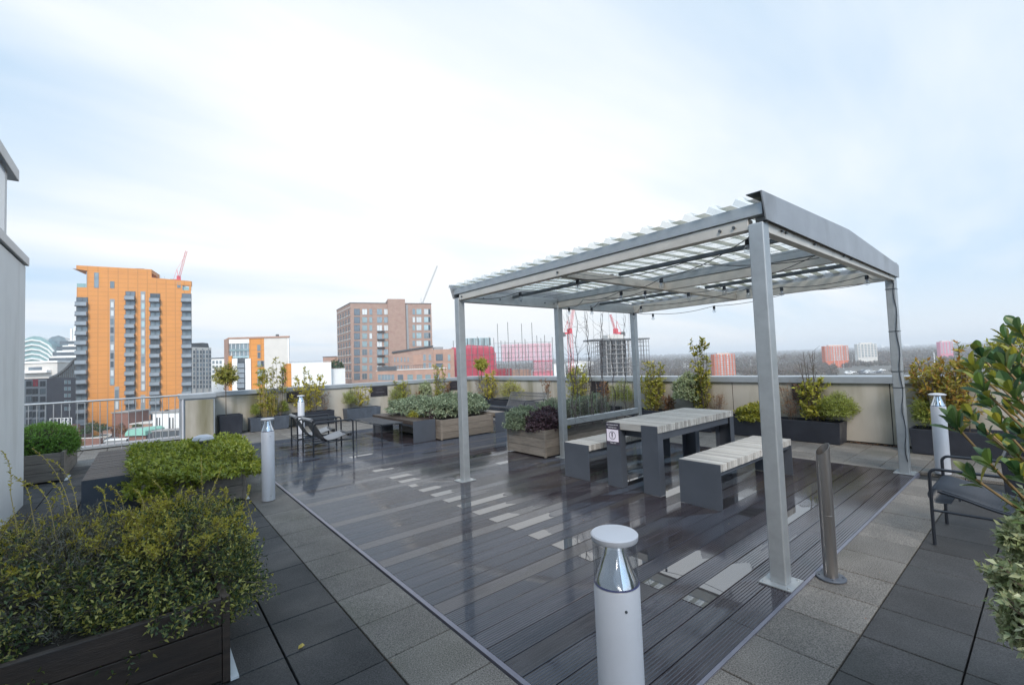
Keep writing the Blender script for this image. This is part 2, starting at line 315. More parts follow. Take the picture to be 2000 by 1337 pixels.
# leaves
LM = {
 'sage': leafmat('sage leaves', [(.12, .16, .09), (.20, .25, .15), (.29, .34, .22), (.15, .20, .11), (.37, .40, .27)], .6, .25),
 'purple': leafmat('purple leaves', [(.035, .018, .028), (.06, .03, .045), (.10, .055, .065), (.045, .03, .035)], .5, .2),
 'hedge': leafmat('bright hedge leaves', [(.14, .19, .025), (.29, .33, .04), (.45, .46, .06), (.21, .26, .03), (.55, .52, .10)], .35, .35),
 'box': leafmat('box leaves', [(.08, .17, .02), (.14, .27, .03), (.22, .38, .05), (.10, .21, .025)], .4, .35),
 'olive': leafmat('olive yellow leaves', [(.17, .19, .025), (.32, .32, .04), (.46, .43, .05), (.24, .24, .035), (.55, .48, .07)], .45, .4),
 'bay': leafmat('bay leaves', [(.14, .16, .03), (.27, .26, .04), (.38, .31, .05), (.18, .20, .03)], .4, .3),
 'fine': leafmat('fine green foliage', [(.14, .18, .03), (.22, .26, .045), (.32, .35, .06), (.18, .21, .04)], .5, .4),
 'rust': leafmat('rusty leaves', [(.20, .07, .03), (.32, .13, .06), (.26, .16, .08), (.36, .20, .06)], .5, .4),
 'varieg': leafmat('variegated pale leaves', [(.14, .20, .08), (.32, .36, .18), (.46, .48, .28), (.22, .28, .12), (.55, .55, .36)], .4, .3),
 'dark': leafmat('dark glossy leaves with yellow edges', [(.025, .048, .015), (.045, .08, .02), (.08, .115, .025), (.035, .06, .02), (.17, .18, .035), (.38, .35, .07), (.52, .46, .12)], .42, .32),
 'lav': leafmat('grey lavender leaves', [(.09, .095, .07), (.15, .15, .11), (.20, .19, .14), (.12, .095, .085)], .7, .2),
 'yellow': leafmat('yellow small leaves', [(.30, .26, .03), (.48, .42, .05), (.58, .48, .08), (.24, .24, .04)], .45, .4),
 'big': leafmat('large glossy leaves', [(.03, .075, .03), (.05, .11, .035), (.10, .16, .03), (.07, .13, .05), (.17, .19, .03), (.30, .27, .03)], .30, .3),
 'nandina': leafmat('golden red leaves', [(.30, .26, .04), (.42, .33, .05), (.40, .18, .04), (.22, .24, .04), (.46, .36, .08)], .4, .4),
 'tree': leafmat('evergreen tree leaves', [(.03, .06, .015), (.05, .10, .02), (.08, .14, .03)], .5, .3),
}
def leaf_arrays(P, D, Nn, L, W, fold=.18, bend=.12):
    """P,D,Nn (n,3); L,W (n,) -> verts (n*6,3), two quads per leaf, folded on the midrib and bent"""
    D = D/np.linalg.norm(D, axis=1, keepdims=True); Sd = np.cross(D, Nn); Sd /= np.linalg.norm(Sd, axis=1, keepdims=True)+1e-9; Nn = np.cross(Sd, D)
    L = L[:, None]; W = W[:, None]
    base = P; tip = P + D*L - Nn*L*bend*1.3; m1 = P+D*L*.45 + Nn*W*0; 
    l1 = P+D*L*.42-Sd*W*.5+Nn*W*fold; r1 = P+D*L*.42+Sd*W*.5+Nn*W*fold
    v = np.stack([base, r1, tip, l1], 1)
    return v.reshape(-1, 3)
def np_mesh(name, v, k=4, rnd=None):
    n = len(v)//k; me = bpy.data.meshes.new(name); me.vertices.add(len(v)); me.vertices.foreach_set('co', v.astype(np.float32).ravel())
    me.loops.add(len(v)); me.loops.foreach_set('vertex_index', np.arange(len(v), dtype=np.int32))
    me.polygons.add(n); me.polygons.foreach_set('loop_start', np.arange(n, dtype=np.int32)*k); me.polygons.foreach_set('loop_total', np.full(n, k, np.int32))
    a = me.attributes.new('rnd', 'FLOAT', 'FACE'); a.data.foreach_set('value', (rng.random(n) if rnd is None else rnd).astype(np.float32))
    me.update(calc_edges=True); return me
def unit(a): return a/(np.linalg.norm(a, axis=-1, keepdims=True)+1e-9)
def sprig_leaves(st, di, ln, m, L, W, t0=.1, ang=1.0, droop=0.0, jit=.25, up=0.35):
    """st,di (n,3), ln (n,): m leaves spiralling round each sprig"""
    n = len(st); di = unit(di); j = np.arange(m)
    t = t0+(1-t0)*((j+.5)/m)[None, :] + rng.normal(0, .02, (n, m))
    p = st[:, None]+di[:, None]*(ln[:, None]*t)[..., None]; p[..., 2] -= droop*(t**2)*ln[:, None]
    a = np.where(np.abs(di[:, 2:3]) < .9, np.array([[0, 0, 1.]]), np.array([[1., 0, 0]])); x = unit(np.cross(di, a)); y = np.cross(di, x)
    th = j[None, :]*2.4 + rng.random((n, 1))*6.28 + rng.normal(0, .3, (n, m))
    rad = x[:, None]*np.cos(th)[..., None]+y[:, None]*np.sin(th)[..., None]
    aa = ang*(1.15-.6*t)[..., None]
    D = di[:, None]*np.cos(aa)+rad*np.sin(aa)+rng.normal(0, jit, (n, m, 3))
    Nn = di[:, None]*np.sin(aa)-rad*np.cos(aa)+np.array([0, 0, up])+rng.normal(0, jit, (n, m, 3))
    k = n*m; s = rng.uniform(.7, 1.2, k)
    return leaf_arrays(p.reshape(-1, 3), D.reshape(-1, 3), Nn.reshape(-1, 3), L*s, W*s)
def twig_quads(st, en, r):
    """thin three-sided stems as quads"""
    d = unit(en-st); a = np.where(np.abs(d[:, 2:3]) < .9, np.array([[0, 0, 1.]]), np.array([[1., 0, 0]])); x = unit(np.cross(d, a)); y = np.cross(d, x); out_ = []
    for k in range(3):
        a0, a1 = 2.0944*k, 2.0944*(k+1); c0 = (x*math.cos(a0)+y*math.sin(a0)); c1 = (x*math.cos(a1)+y*math.sin(a1))
        out_.append(np.stack([st+c0*r, st+c1*r, en+c1*r*.6, en+c0*r*.6], 1).reshape(-1, 3))
    return np.concatenate(out_)
def plant(name, label, cat, base, fol, stems, lmat, smat, group=None):
    t_ = thing(name, label, cat, base, 0, group)
    if fol is not None:
        link('foliage', np_mesh('foliage', fol), LM[lmat] if isinstance(lmat, str) else lmat, t_, True)
    if stems is not None and len(stems): link('stems', np_mesh('stems', stems), M[smat], t_, True)
    return t_
def dome(c, rx, ry, rz, n, m, L, W, p=2.0, low=-.35, ln=.12, ang=1.0, lump=.12, ins=.0, upb=.3):
    """a clipped shrub: sprigs all over a lumpy superellipsoid"""
    d = rng.normal(size=(int(n*1.6), 3)); d = unit(d); d = d[d[:, 2] > low][:n]; n = len(d)
    e = np.abs(d)**p; rr = 1/np.power(e.sum(1), 1/p)
    k = 1+lump*(np.sin(d[:, 0]*5+1.3)*np.cos(d[:, 1]*6+.7)+np.sin(d[:, 2]*7+d[:, 0]*4))*.6 + rng.normal(0, .035, n)
    pos = d*rr[:, None]*k[:, None]*np.array([rx, ry, rz])*rng.uniform(.80-ins, 1.0, n)[:, None]
    out_ = unit(pos/np.array([rx, ry, rz])**2)+np.array([0, 0, upb])+rng.normal(0, .35, (n, 3))
    lnv = ln*rng.uniform(.6, 1.3, n); st = np.array(c)+pos-unit(out_)*lnv[:, None]
    f = sprig_leaves(st, out_, lnv, m, L, W, .1, ang)
    k2 = rng.permutation(n)[:max(8, n//4)]
    s = twig_quads(np.array(c)+pos[k2]*.25+np.array([0, 0, -rz*.2]), st[k2]+unit(out_[k2])*lnv[k2, None]*.8, .0035)
    return f, s
def spray(c, rx, ry, h, ns, L, W, side=6, sl=.2, m=7, t0=.25, lean=.35, r=.006, ang=.9, curve=.12, hv=.25, leafy=1.0):
    """upright shrub: curved stems from the base, side twigs with leaves"""
    F_, S_ = [], []
    for i in range(ns):
        a = rng.random()*6.28; q = math.sqrt(rng.random())
        b = np.array([c[0]+rx*.45*q*math.cos(a), c[1]+ry*.45*q*math.sin(a), c[2]])
        hh = h*(1-hv*rng.random()*(.4+q)); top = b+np.array([rx*lean*q*math.cos(a)*1.4+rng.normal(0, .04), ry*lean*q*math.sin(a)*1.4+rng.normal(0, .04), hh])
        mid = (b+top)/2+rng.normal(0, curve*h*.3, 3)*np.array([1, 1, .2])
        ts = np.linspace(0, 1, 8)[:, None]; pts = b*(1-ts)**2+2*mid*ts*(1-ts)+top*ts**2
        S_.append(twig_quads(pts[:-1], pts[1:], r))
        k = max(1, int(side*rng.uniform(.7, 1.3))); tt = np.sort(rng.uniform(t0, 1, k))[:, None]; sp_ = b*(1-tt)**2+2*mid*tt*(1-tt)+top*tt**2
        dr = rng.normal(size=(k, 3)); dr[:, 2] = np.abs(dr[:, 2])*.6+.35; dr = unit(dr); lv = sl*rng.uniform(.5, 1.2, k)*(1.15-.6*tt[:, 0])
        S_.append(twig_quads(sp_, sp_+dr*lv[:, None], r*.45))
        if leafy > 0: F_.append(sprig_leaves(sp_, dr, lv, m, L, W, .2, ang))
        tp = sprig_leaves(pts[-2:-1], (pts[-1]-pts[-2])[None], np.array([sl*.7]), m, L, W, .1, ang)
        if leafy > 0: F_.append(tp)
    return (np.concatenate(F_) if F_ else None), np.concatenate(S_)
# ================================================================== THE TERRACE
# ---- paving
Y0 = 1.17
def in_deck(x, y): return 1.405 < x < 7.35 and Y0 < y < 11.3
for nm, light in (('paving_light', True), ('paving_dark', False)):
    b = MB()
    for i in range(-9, 20):
        for j in range(-12, 33):
            x0 = 1.405+.404*i; y0 = Y0+.40*j; cx, cy = x0+.2, y0+.2
            if in_deck(cx, cy) or cx > 9.25 or cy > 13.9: continue
            if cx > 7.2 and x0 < 7.35 and Y0 < cy < 11.3: pass
            isl = (i == -1 and y0 > .7 and cy < 11.7) or (j == -1 and x0 > .9) or x0 > 7.2 or y0 > 11.0
            if isl != light: continue
            x1 = x0+.404-.010; y1 = y0+.40-.008
            if x0 > 7.0 and x0 < 7.3: continue
            dz = random.uniform(-.0012, .0012)-.004; e = .0025; r = random.random()
            vs = [(x0, y0, -.04), (x1, y0, -.04), (x1, y1, -.04), (x0, y1, -.04), (x0, y0, dz-e), (x1, y0, dz-e), (x1, y1, dz-e), (x0, y1, dz-e), (x0+e, y0+e, dz), (x1-e, y0+e, dz), (x1-e, y1-e, dz), (x0+e, y1-e, dz)]
            b._add(vs, [(0, 1, 5, 4), (1, 2, 6, 5), (2, 3, 7, 6), (3, 0, 4, 7), (4, 5, 9, 8), (5, 6, 10, 9), (6, 7, 11, 10), (7, 4, 8, 11), (8, 9, 10, 11)], 0, r)
    tag(b.build(nm, M['paver_light' if light else 'paver_dark']), kind='structure')
b = MB(); b.box(-7.5, 9.3, -6, 14.6, -.30, -.045); tag(b.build('roof_slab', M['joint']), kind='structure')
b = MB(); b.box(7.353, 7.46, Y0, 11.32, -.04, -.003); b.box(1.405, 7.46, 11.325, 11.41, -.04, -.003)
tag(b.build('kerb_strip', M['paver_light']), kind='structure')

# ---- decking
NB = 68; BW = .149
def deck_profile(y, flat):
    w0 = y+.0035; w1 = y+BW-.0035; pr = [(w0, -.025), (w0, -.002), (w0+.002, 0)]
    if True:
        ng = 7; gp = (w1-w0-.012)/ng; dp = .0010 if flat else .0036
        for k in range(ng):
            a = w0+.006+gp*k; pr += [(a+gp*.22, 0), (a+gp*.36, -dp), (a+gp*.64, -dp), (a+gp*.78, 0)]
    pr += [(w1-.002, 0), (w1, -.002), (w1, -.025)]
    return pr[::-1]
b = MB()
for i in range(NB):
    flat = i in (4, 9, 15, 18, 23, 29, 33, 38, 42, 47, 52, 58, 63)
    js = [1.437, 2.65, 6.25, 7.35] if i % 2 == 0 else [1.437, 4.44, 7.35]
    for a, c in zip(js[:-1], js[1:]): b.prism(deck_profile(Y0+BW*i, flat), a+.0025, c-.0015, 'x')
tag(b.build('decking', M['deck']), kind='structure')
b = MB(); b.box(1.405, 1.433, Y0-.02, 11.3, -.04, .004); b.box(1.405, 7.35, Y0-.022, Y0-.002, -.04, .003)
tag(b.build('deck_edge', M['trim']), kind='structure')
# ---- standing water lying in the board grooves, always starting at a butt joint
b = MB(); nq = 0
pud = [(2, 2.655, .80), (4, 2.655, .75), (6, 2.655, .45), (8, 2.655, .12), (10, 2.655, .25), (12, 2.655, .20), (14, 2.655, .55), (16, 2.655, .30), (18, 2.655, .50), (20, 2.655, .68), (22, 2.655, .30),
       (24, 2.655, .30), (26, 2.655, .28), (28, 2.655, .12), (30, 2.655, .30), (32, 2.655, .34), (36, 2.655, .32), (45, 2.78, .42), (3, 4.445, .72), (5, 4.445, .30), (7, 4.445, .55), (9, 4.445, .4), (11, 4.445, .6), (13, 4.445, .9), (15, 4.445, .7), (17, 4.445, .5), (19, 4.445, .65),
       (21, 4.0, .35), (25, 4.445, .5), (27, 4.445, .45), (29, 4.2, .7), (31, 4.445, .35), (34, 4.0, .5), (37, 4.445, .4), (40, 3.8, .5), (21, 4.445, .5), (43, 4.445, .3), (39, 5.2, .7), (35, 5.6, .6), (33, 5.3, .4)]
for i, x, L_ in pud:
    y = Y0+BW*i+.004; y1 = y+BW-.008; n = 14; ph = random.random()*6
    pts = [(x, y)]+[(x+L_*(.93+.07*math.sin(ph+k*.33))+random.uniform(-.012, .012), y+(y1-y)*k/n) for k in range(n+1)]+[(x, y1)]
    nq += 1
    if nq <= 20 or nq % 2: b.prism(pts, -.0015, .0006, 'z')
    else: L_ = .02
    gp = (BW-.005-.012)/7
    for k in range(7):                         # water running on along the grooves
        yc = Y0+BW*i+.0025+.006+gp*(k+.5); ln = L_*random.uniform(.1, .9)+(.15 if L_ > .03 else random.uniform(.35, .9)); b.box(x+L_-.04, x+L_+ln, yc-gp*.17, yc+gp*.17, -.0034, -.0012)
tag(b.build('water', M['water']), kind='structure')

# ---- parapets
def panel_wall(name, label, x0, x1, y0, y1, axis, joints, side):
    t_ = thing(name, label, 'parapet wall', (x0, y0, 0))
    b = MB(); b.box(x0, x1, y0, y1, -1.2, 1.0); b.build('core', M['joint'], t_, True)
    js = sorted(joints); b = MB()
    for a, c in zip(js[:-1], js[1:]):
        if axis == 'x': b.box(a+.006, c-.006, y0-.012, y0-.001, .015, .985)
        else: b.box(x0-.012, x0-.001, a+.006, c-.006, .015, .985)
    b.build('cladding', M['render_panel'], t_, True, bevel=.003)
    b = MB()
    if axis == 'x': b.box(x0-.03, x1+.06, y0-.055, y1+.08, .975, 1.085)
    else: b.box(x0-.055, x1+.10, y0-.06, y1, .98, 1.095)
    b.build('coping', M['coping'], t_, True, bevel=.006)
    return t_
panel_wall('parapet_wall', 'long beige panelled parapet with grey coping below the brick tower on the left', 1.335, 9.2, 13.84, 14.14, 'x', [1.335, 2.45, 3.9, 4.9, 6.5, 8.0, 9.2], 1)
panel_wall('parapet_wall', 'beige panelled parapet with grey coping running behind the dining table to the right', 9.2, 9.52, -5.0, 14.14, 'y', [-5, -3.6, -2.2, -.8, .45, 1.72, 3.0, 4.2, 5.05, 6.6, 8.0, 9.4, 10.8, 12.2, 13.84], 1)
t_ = thing('parapet_pier', 'short beige boxed pier with grey cap where the railing meets the parapet', 'pier', (.995, 13.45, 0))
b = MB(); b.box(.665, 1.33, 13.08, 13.84, -.02, .985); b.build('core', M['coping'], t_, True)
b = MB(); b.box(.745, 1.30, 13.068, 13.079, .02, .95); b.build('cladding', M['render_panel'], t_, True, bevel=.003)
b = MB(); b.box(.64, 1.355, 13.04, 13.9, .985, 1.09); b.build('coping', M['coping'], t_, True, bevel=.006)
b = MB(); b.tube([(.70, 13.05, 0), (.70, 13.05, .98)], .022, 10); b.build('downpipe', M['white_paint'], t_, True)
# outer roof edge below the railing
b = MB(); b.box(-7.5, 1.3, 13.62, 14.3, -.9, .02); b.box(-7.5, 1.3, 13.5, 13.74, .02, .07); tag(b.build('roof_edge_kerb', M['coping']), kind='structure')
b = MB(); b.box(-7.5, 9.6, -6, 14.6, -15.5, -.31); tag(b.build('building_below', M['white_wall']), 'pale rendered storeys under the roof terrace', 'building')

# ---- railing
t_ = thing('railing', 'grey metal balustrade with thin vertical bars across the open roof edge', 'railing', (-1, 13.2, 0))
b = MB(); b.tube([(-3.6, 13.2, 1.075), (.66, 13.2, 1.075)], .021, 10); b.build('top_rail', M['galv'], t_, True)
b = MB(); b.box(-3.6, .66, 13.19, 13.21, .055, .085); b.build('bottom_rail', M['galv'], t_, True)
bar = MB(); bar.tube([(0, 0, .08), (0, 0, 1.06)], .0075, 6); bar = bar.mesh('bar'); bar.materials.append(M['galv'])
post = MB(); post.box(-.006, .006, -.022, .022, -.02, 1.06); post = post.mesh('post'); post.materials.append(M['galv'])
k = 0; x = .56
while x > -3.6:
    k += 1
    place(post if k % 9 == 0 else bar, 'post' if k % 9 == 0 else 'bar', t_, (x+1, 0, 0)); x -= .118

# ---- the white building on the left
t_ = thing('rooftop_building', 'off white rendered wall with grey copings and a glazed upper band at the left edge', 'building', (-1.18, 0, 0))
ZB = 3.13
b = MB(); b.box(-7.4, -1.18, -5.5, 8.38, -.04, ZB-.11); b.build('wall', M['white_wall'], t_, True)
b = MB(); b.box(-7.4, -1.15, -5.6, 8.41, ZB-.09, ZB+.02); b.build('coping', M['coping'], t_, True, bevel=.008)
b = MB(); b.box(-7.4, -1.185, -5.5, 7.36, ZB+.022, 3.89); u_ = b.build('upper_wall', M['white_wall'], t_, True)
b = MB()
for k in range(9): b.box(-1.184, -1.172, -5.3+1.39*k, -5.3+1.39*k+1.36, ZB+.05, 3.86)
b.build('glazing', M['wall_glass'], u_, True)
b = MB(); b.box(-7.4, -1.13, -5.6, 7.62, 3.891, 4.03); b.build('upper_coping', M['coping'], t_, True, bevel=.01)

# ---- plaques on the parapets
def plaque(label, cx, cy, axis, w_=.56, h_=.30, zc_=.80):
    t_ = thing('plaque', label, 'plaque', (cx, cy, zc_-h_/2), 0, 'black plaques on the parapet walls')
    b = MB(); e = MB()
    if axis == 'x':
        b.box(cx-w_/2, cx+w_/2, cy-.024, cy, zc_-h_/2, zc_+h_/2)
        e.box(cx-w_*.2, cx+w_*.32, cy-.0265, cy-.024, zc_-.035, zc_-.026); e.box(cx-w_*.12, cx+w_*.22, cy-.0265, cy-.024, zc_+.05, zc_+.056)
    else:
        b.box(cx-.024, cx, cy-w_/2, cy+w_/2, zc_-h_/2, zc_+h_/2); e.box(cx-.0265, cx-.024, cy-w_*.32, cy+w_*.1, zc_-.035, zc_-.026)
    b.build('slab', M['plaque'], t_, True, bevel=.003); e.build('inscription', M['plaque_text'], t_, True)
yf = 13.824; xf = 9.184
plaque('black engraved plaque on the left parapet under the brick tower', 5.80, yf, 'x')
plaque('small black plaque on the left parapet beside the second white bollard', 3.28, yf, 'x', .36, .28, .81)
plaque('black plaque on the parapet just left of the front left pergola post', 8.6, yf, 'x', .34, .30, .80)
plaque('black plaque half hidden by leaves behind the table, right parapet', 9.184, 2.90, 'y', .42, .30, .82)
plaque('black plaque on the parapet seen through the trellis wires', 9.184, 7.6, 'y', .55, .30, .82)

# ================================================================== PERGOLA
T = thing('pergola', 'open grey steel pergola with corrugated clear roof over the dining table', 'pergola', (5.28, 3.18, 0))
PX0, PX1, PY0, PY1 = 3.32, 7.27, 1.27, 5.12
b = MB(); b.box(-.05, .05, -.05, .05, .006, 2.45); pm = b.mesh('post'); pm.materials.append(M['galv'])
b = MB(); b.box(-.11, .11, -.10, .10, .0015, .009)
for sx in (-.085, .085):
    for sy in (-.075, .075): b.lathe([(.009, .009), (.009, .017), (.004, .019)], (sx, sy, 0), 6)
bm_ = b.mesh('base_plate'); bm_.materials.append(M['galv'])
for (x, y) in ((PX0, PY0), (PX0, PY1), (PX1, PY0), (5.22, PY1), (PX1, PY1)):
    p_ = place(pm, 'post', T, (x-5.28, y-3.18, 0)); md = p_.modifiers.new('b', 'BEVEL'); md.width = .009; md.segments = 3
    place(bm_, 'base_plate', p_)
def beam(name, x0, x1, y0, y1, z0, z1, m): 
    b = MB(); b.box(x0, x1, y0, y1, z0, z1); return b.build(name, M[m], T, True, bevel=.004)
def channel(name, axis, c, a0, a1, z0, z1, wd, m, open_=1):
    """C section: web and two flanges"""
    b = MB(); s_ = open_
    if axis == 'y':
        b.box(c-.003, c+.003, a0, a1, z0, z1); b.box(c+.003*s_, c+wd*s_, a0, a1, z0, z0+.006); b.box(c+.003*s_, c+wd*s_, a0, a1, z1-.006, z1)
    else:
        b.box(a0, a1, c-.003, c+.003, z0, z1); b.box(a0, a1, c+.003*s_, c+wd*s_, z0, z0+.006); b.box(a0, a1, c+.003*s_, c+wd*s_, z1-.006, z1)
    return b.build(name, M[m], T, True)
beam('eaves_beam', PX0-.05, PX0+.03, PY0-.05, PY1+.06, 2.50, 2.585, 'galv')
beam('eaves_rail', PX0-.035, PX0+.045, PY0+.052, PY1-.052, 2.415, 2.498, 'galv_warm')
beam('end_beam', PX0+.052, PX1-.052, PY0-.045, PY0+.02, 2.385, 2.47, 'galv_warm')
beam('end_beam', PX0+.032, PX1+.05, PY0-.05, PY0+.03, 2.472, 2.575, 'galv')
beam('end_beam', PX0+.032, PX1+.05, PY1-.03, PY1+.05, 2.40, 2.545, 'galv')
beam('eaves_beam', PX1-.03, PX1+.05, PY0+.033, PY1-.033, 2.40, 2.545, 'galv_warm')
beam('rafter', 5.19, 5.25, PY0+.033, PY1-.033, 2.40, 2.50, 'galv_warm')
beam('rafter', 5.18, 5.26, PY0+.035, PY1-.035, 2.503, 2.60, 'galv')
beam('cross_beam', PX0+.05, 5.185, 3.16, 3.24, 2.41, 2.50, 'galv_warm'); beam('cross_beam', 5.255, PX1-.035, 3.16, 3.24, 2.41, 2.50, 'galv_warm')
for x in (4.25, 6.25):
    beam('purlin', x-.02, x+.02, PY0+.04, 3.155, 2.50, 2.54, 'galv_dark'); beam('purlin', x-.02, x+.02, 3.245, PY1-.04, 2.50, 2.54, 'galv_dark')
b = MB()
for x in np.linspace(PX0+.2, PX1-.2, 17):
    if abs(x-5.22) > .08 and abs(x-4.25) > .06 and abs(x-6.25) > .06: b.tube([(x, PY0+.05, 2.553), (x, PY1-.05, 2.553)], .002, 4)
b.build('support_wire', M['galv_dark'], T, True)
b = MB()
for (x, y, z) in ((PX0-.037, 1.42, 2.455), (PX0-.037, 1.52, 2.455), (PX0-.037, 5.0, 2.455), (PX0-.037, 3.2, 2.455)):
    b.tube([(x-.014, y, z), (x+.004, y, z)], .011, 6)
for x in (3.6, 3.68, 4.3, 5.1, 5.35, 6.9): b.tube([(x, PY0-.062, 2.43), (x, PY0-.04, 2.43)], .009, 6)
for y in (3.27, 3.13): b.tube([(PX0+.09, y, 2.45), (PX0+.6, y, 2.45)], .003, 4)
for x in (3.7, 4.0, 4.4, 4.9, 5.1, 5.3, 5.34, 6.0): b.tube([(x, PY1-.045, 2.47), (x, PY1-.028, 2.47)], .009, 6)
b.build('bolts', M['galv_dark'], T, True)
# corrugated roof, shallow ridge at X 5.24
def roofz(x): return 2.605+.075*(1-abs(x-5.24)/2.05)
m, t, p, o = _nodes('corrugated clear sheet'); n = t.nodes.new; l = t.links.new
tp = n('ShaderNodeBsdfTransparent'); tp.inputs[0].default_value = (.93, .96, .97, 1); tl = n('ShaderNodeBsdfTranslucent'); tl.inputs[0].default_value = (.74, .76, .74, 1)
gl = n('ShaderNodeBsdfGlossy'); gl.inputs['Roughness'].default_value = .12
fr = n('ShaderNodeMath'); fr.inputs[0].default_value = .07; fr.inputs[1].default_value = 0; m1 = n('ShaderNodeMixShader'); m2 = n('ShaderNodeMixShader'); l(tp.outputs[0], m1.inputs[1]); l(tl.outputs[0], m1.inputs[2]); l(fr.outputs[0], m2.inputs[0]); l(m1.outputs[0], m2.inputs[1]); l(gl.outputs[0], m2.inputs[2]); l(m2.outputs[0], o.inputs[0])
tcn = n('ShaderNodeTexCoord'); nz = n('ShaderNodeTexNoise'); nz.inputs['Scale'].default_value = 3; nz.inputs['Detail'].default_value = 5; l(tcn.outputs['Object'], nz.inputs['Vector'])
mr = n('ShaderNodeMapRange'); mr.inputs[1].default_value = .35; mr.inputs[2].default_value = .7; mr.inputs[3].default_value = .12; mr.inputs[4].default_value = .5; l(nz.outputs[0], mr.inputs[0]); l(mr.outputs[0], m1.inputs[0]); M['sheet'] = m
M['sheet_dirty'] = netmat('algae stained sheet valley', (.27, .27, .21), .82)
b = MB(); pitch = .193; prof = []; y = PY0-.05
while y < PY1+.1:
    prof += [(y, 0, 1), (y+.085, 0, 0), (y+.108, .036, 0), (y+.157, .036, 0), (y+.18, 0, 1)]; y += pitch
xs = [PX0-.085, 4.25, 5.24, 6.25, PX1+.07]
for i in range(len(prof)-1):
    for a, c in zip(xs[:-1], xs[1:]):
        y0, h0, _ = prof[i]; y1, h1, _ = prof[i+1]
        valley = h0 == 0 and h1 == 0
        b.quad((a, y0, roofz(a)+h0), (c, y0, roofz(c)+h0), (c, y1, roofz(c)+h1), (a, y1, roofz(a)+h1), 1 if (valley and (y1-y0) > .03) else 0)
b.build('roof_sheet', [M['sheet'], M['sheet_dirty']], T, True)
b = MB(); pts = [(PX0-.10, 2.475), (PX1+.075, 2.42), (PX1+.085, 2.60), (5.24, 2.705), (PX0-.075, 2.635)]
b.prism([(PX0-.05, 2.455), (PX1+.06, 2.425), (PX1+.085, 2.585), (5.24, 2.70), (PX0-.105, 2.645)], PY0-.075, PY0-.066, 'y')
fl = b.build('end_flashing', M['flash'], T, True)
b = MB(); b.prism([(PX0-.05, 2.45), (PX1+.06, 2.42), (PX1+.085, 2.585), (5.24, 2.70), (PX0-.105, 2.635)], PY1+.075, PY1+.084, 'y'); b.build('end_flashing', M['flash'], T, True)
b = MB(); b.box(PX1+.062, PX1+.070, PY0-.06, PY1+.07, 2.43, 2.62); b.build('end_flashing', M['flash'], T, True)
b = MB(); b.prism([(PX0-.1, 2.640), (5.24, 2.696), (5.24, 2.702), (PX0-.1, 2.646)], PY0-.065, PY0+.03, 'y'); b.build('roof_capping', M['galv_dark'], T, True)
# trellis between the two rear left posts
b = MB(); b.box(5.275, PX1-.055, PY1-.045, PY1+.045, .50, .60); b.build('trellis_rail', M['galv'], T, True, bevel=.006)
for k, x in enumerate((5.42, 5.64, 5.86, 6.08, 6.30, 6.52, 6.74, 6.96, 7.12)):
    b = MB(); b.tube([(x, PY1, .60), (x, PY1, 2.40)], .0022, 5); b.build('trellis_wire', M['galv'], T, True)
b = MB(); pts = [(PX1-.053, PY0-.01, 2.4)]+[(PX1-.055+random.uniform(-.006, .004), PY0-.035+.012*math.sin(k*1.3), 2.35-.1*k) for k in range(23)]
b.tube(pts, .004, 6); b.build('power_cable', M['black_metal'], T, True)
for z in (2.28, 1.75, 1.25, 1.05):
    b = MB(); b.box(PX1-.055, PX1+.053, PY0-.054, PY0+.053, z, z+.008); b.build('cable_tie', M['black_metal'], T, True)

# ---- string lights
T = thing('string_lights', 'black festoon cable with clear bulbs looped under the pergola roof', 'string lights', (5.0, 3.0, 2.3))
sock = MB(); sock.lathe([(.010, 0), (.019, -.006), (.021, -.045), (.017, -.05)], (0, 0, 0), 12); sock = sock.mesh('socket'); sock.materials.append(M['black_metal'])
blb = MB(); blb.lathe([(.012, -.046), (.019, -.058), (.028, -.075), (.030, -.090), (.024, -.107), (.010, -.116), (.001, -.118)], (0, 0, 0), 14); blb = blb.mesh('bulb'); blb.materials.append(M['bulb'])
cap_ = MB(); cap_.lathe([(.006, -.046), (.012, -.05), (.010, -.07), (.003, -.085)], (0, 0, 0), 10); cap_ = cap_.mesh('bulb_stem'); cap_.materials.append(M['white_paint'])
strands = [
 [(3.42, 5.05, 2.46), ('b', 3.53, 4.09, 2.40), ('b', 3.6, 3.22, 2.41), (4.0, 2.2, 2.44), (4.9, 1.36, 2.42)],
 [(3.40, 1.32, 2.46), ('b', 3.50, 1.42, 2.41), ('b', 4.28, 2.64, 2.39), ('b', 4.57, 3.38, 2.38), (4.8, 4.2, 2.40), ('b', 5.30, 4.95, 2.40)],
 [(4.83, 1.33, 2.45), ('b', 5.59, 2.58, 2.40), ('b', 5.67, 3.10, 2.40), ('b', 5.07, 3.37, 2.42), (5.2, 4.2, 2.45), ('b', 5.62, 4.75, 2.39)],
 [(7.2, 1.36, 2.43), ('b', 6.46, 1.34, 2.40), ('b', 6.47, 2.24, 2.40), ('b', 6.1, 2.51, 2.39), ('b', 6.27, 4.26, 2.39), ('b', 6.9, 4.85, 2.37), (7.24, 5.06, 2.40)],
 [(7.30, 5.14, 2.43), ('b', 7.33, 4.73, 2.355), ('b', 7.33, 3.57, 2.36), (7.31, 2.3, 2.44), (7.31, 1.35, 2.43)],
]
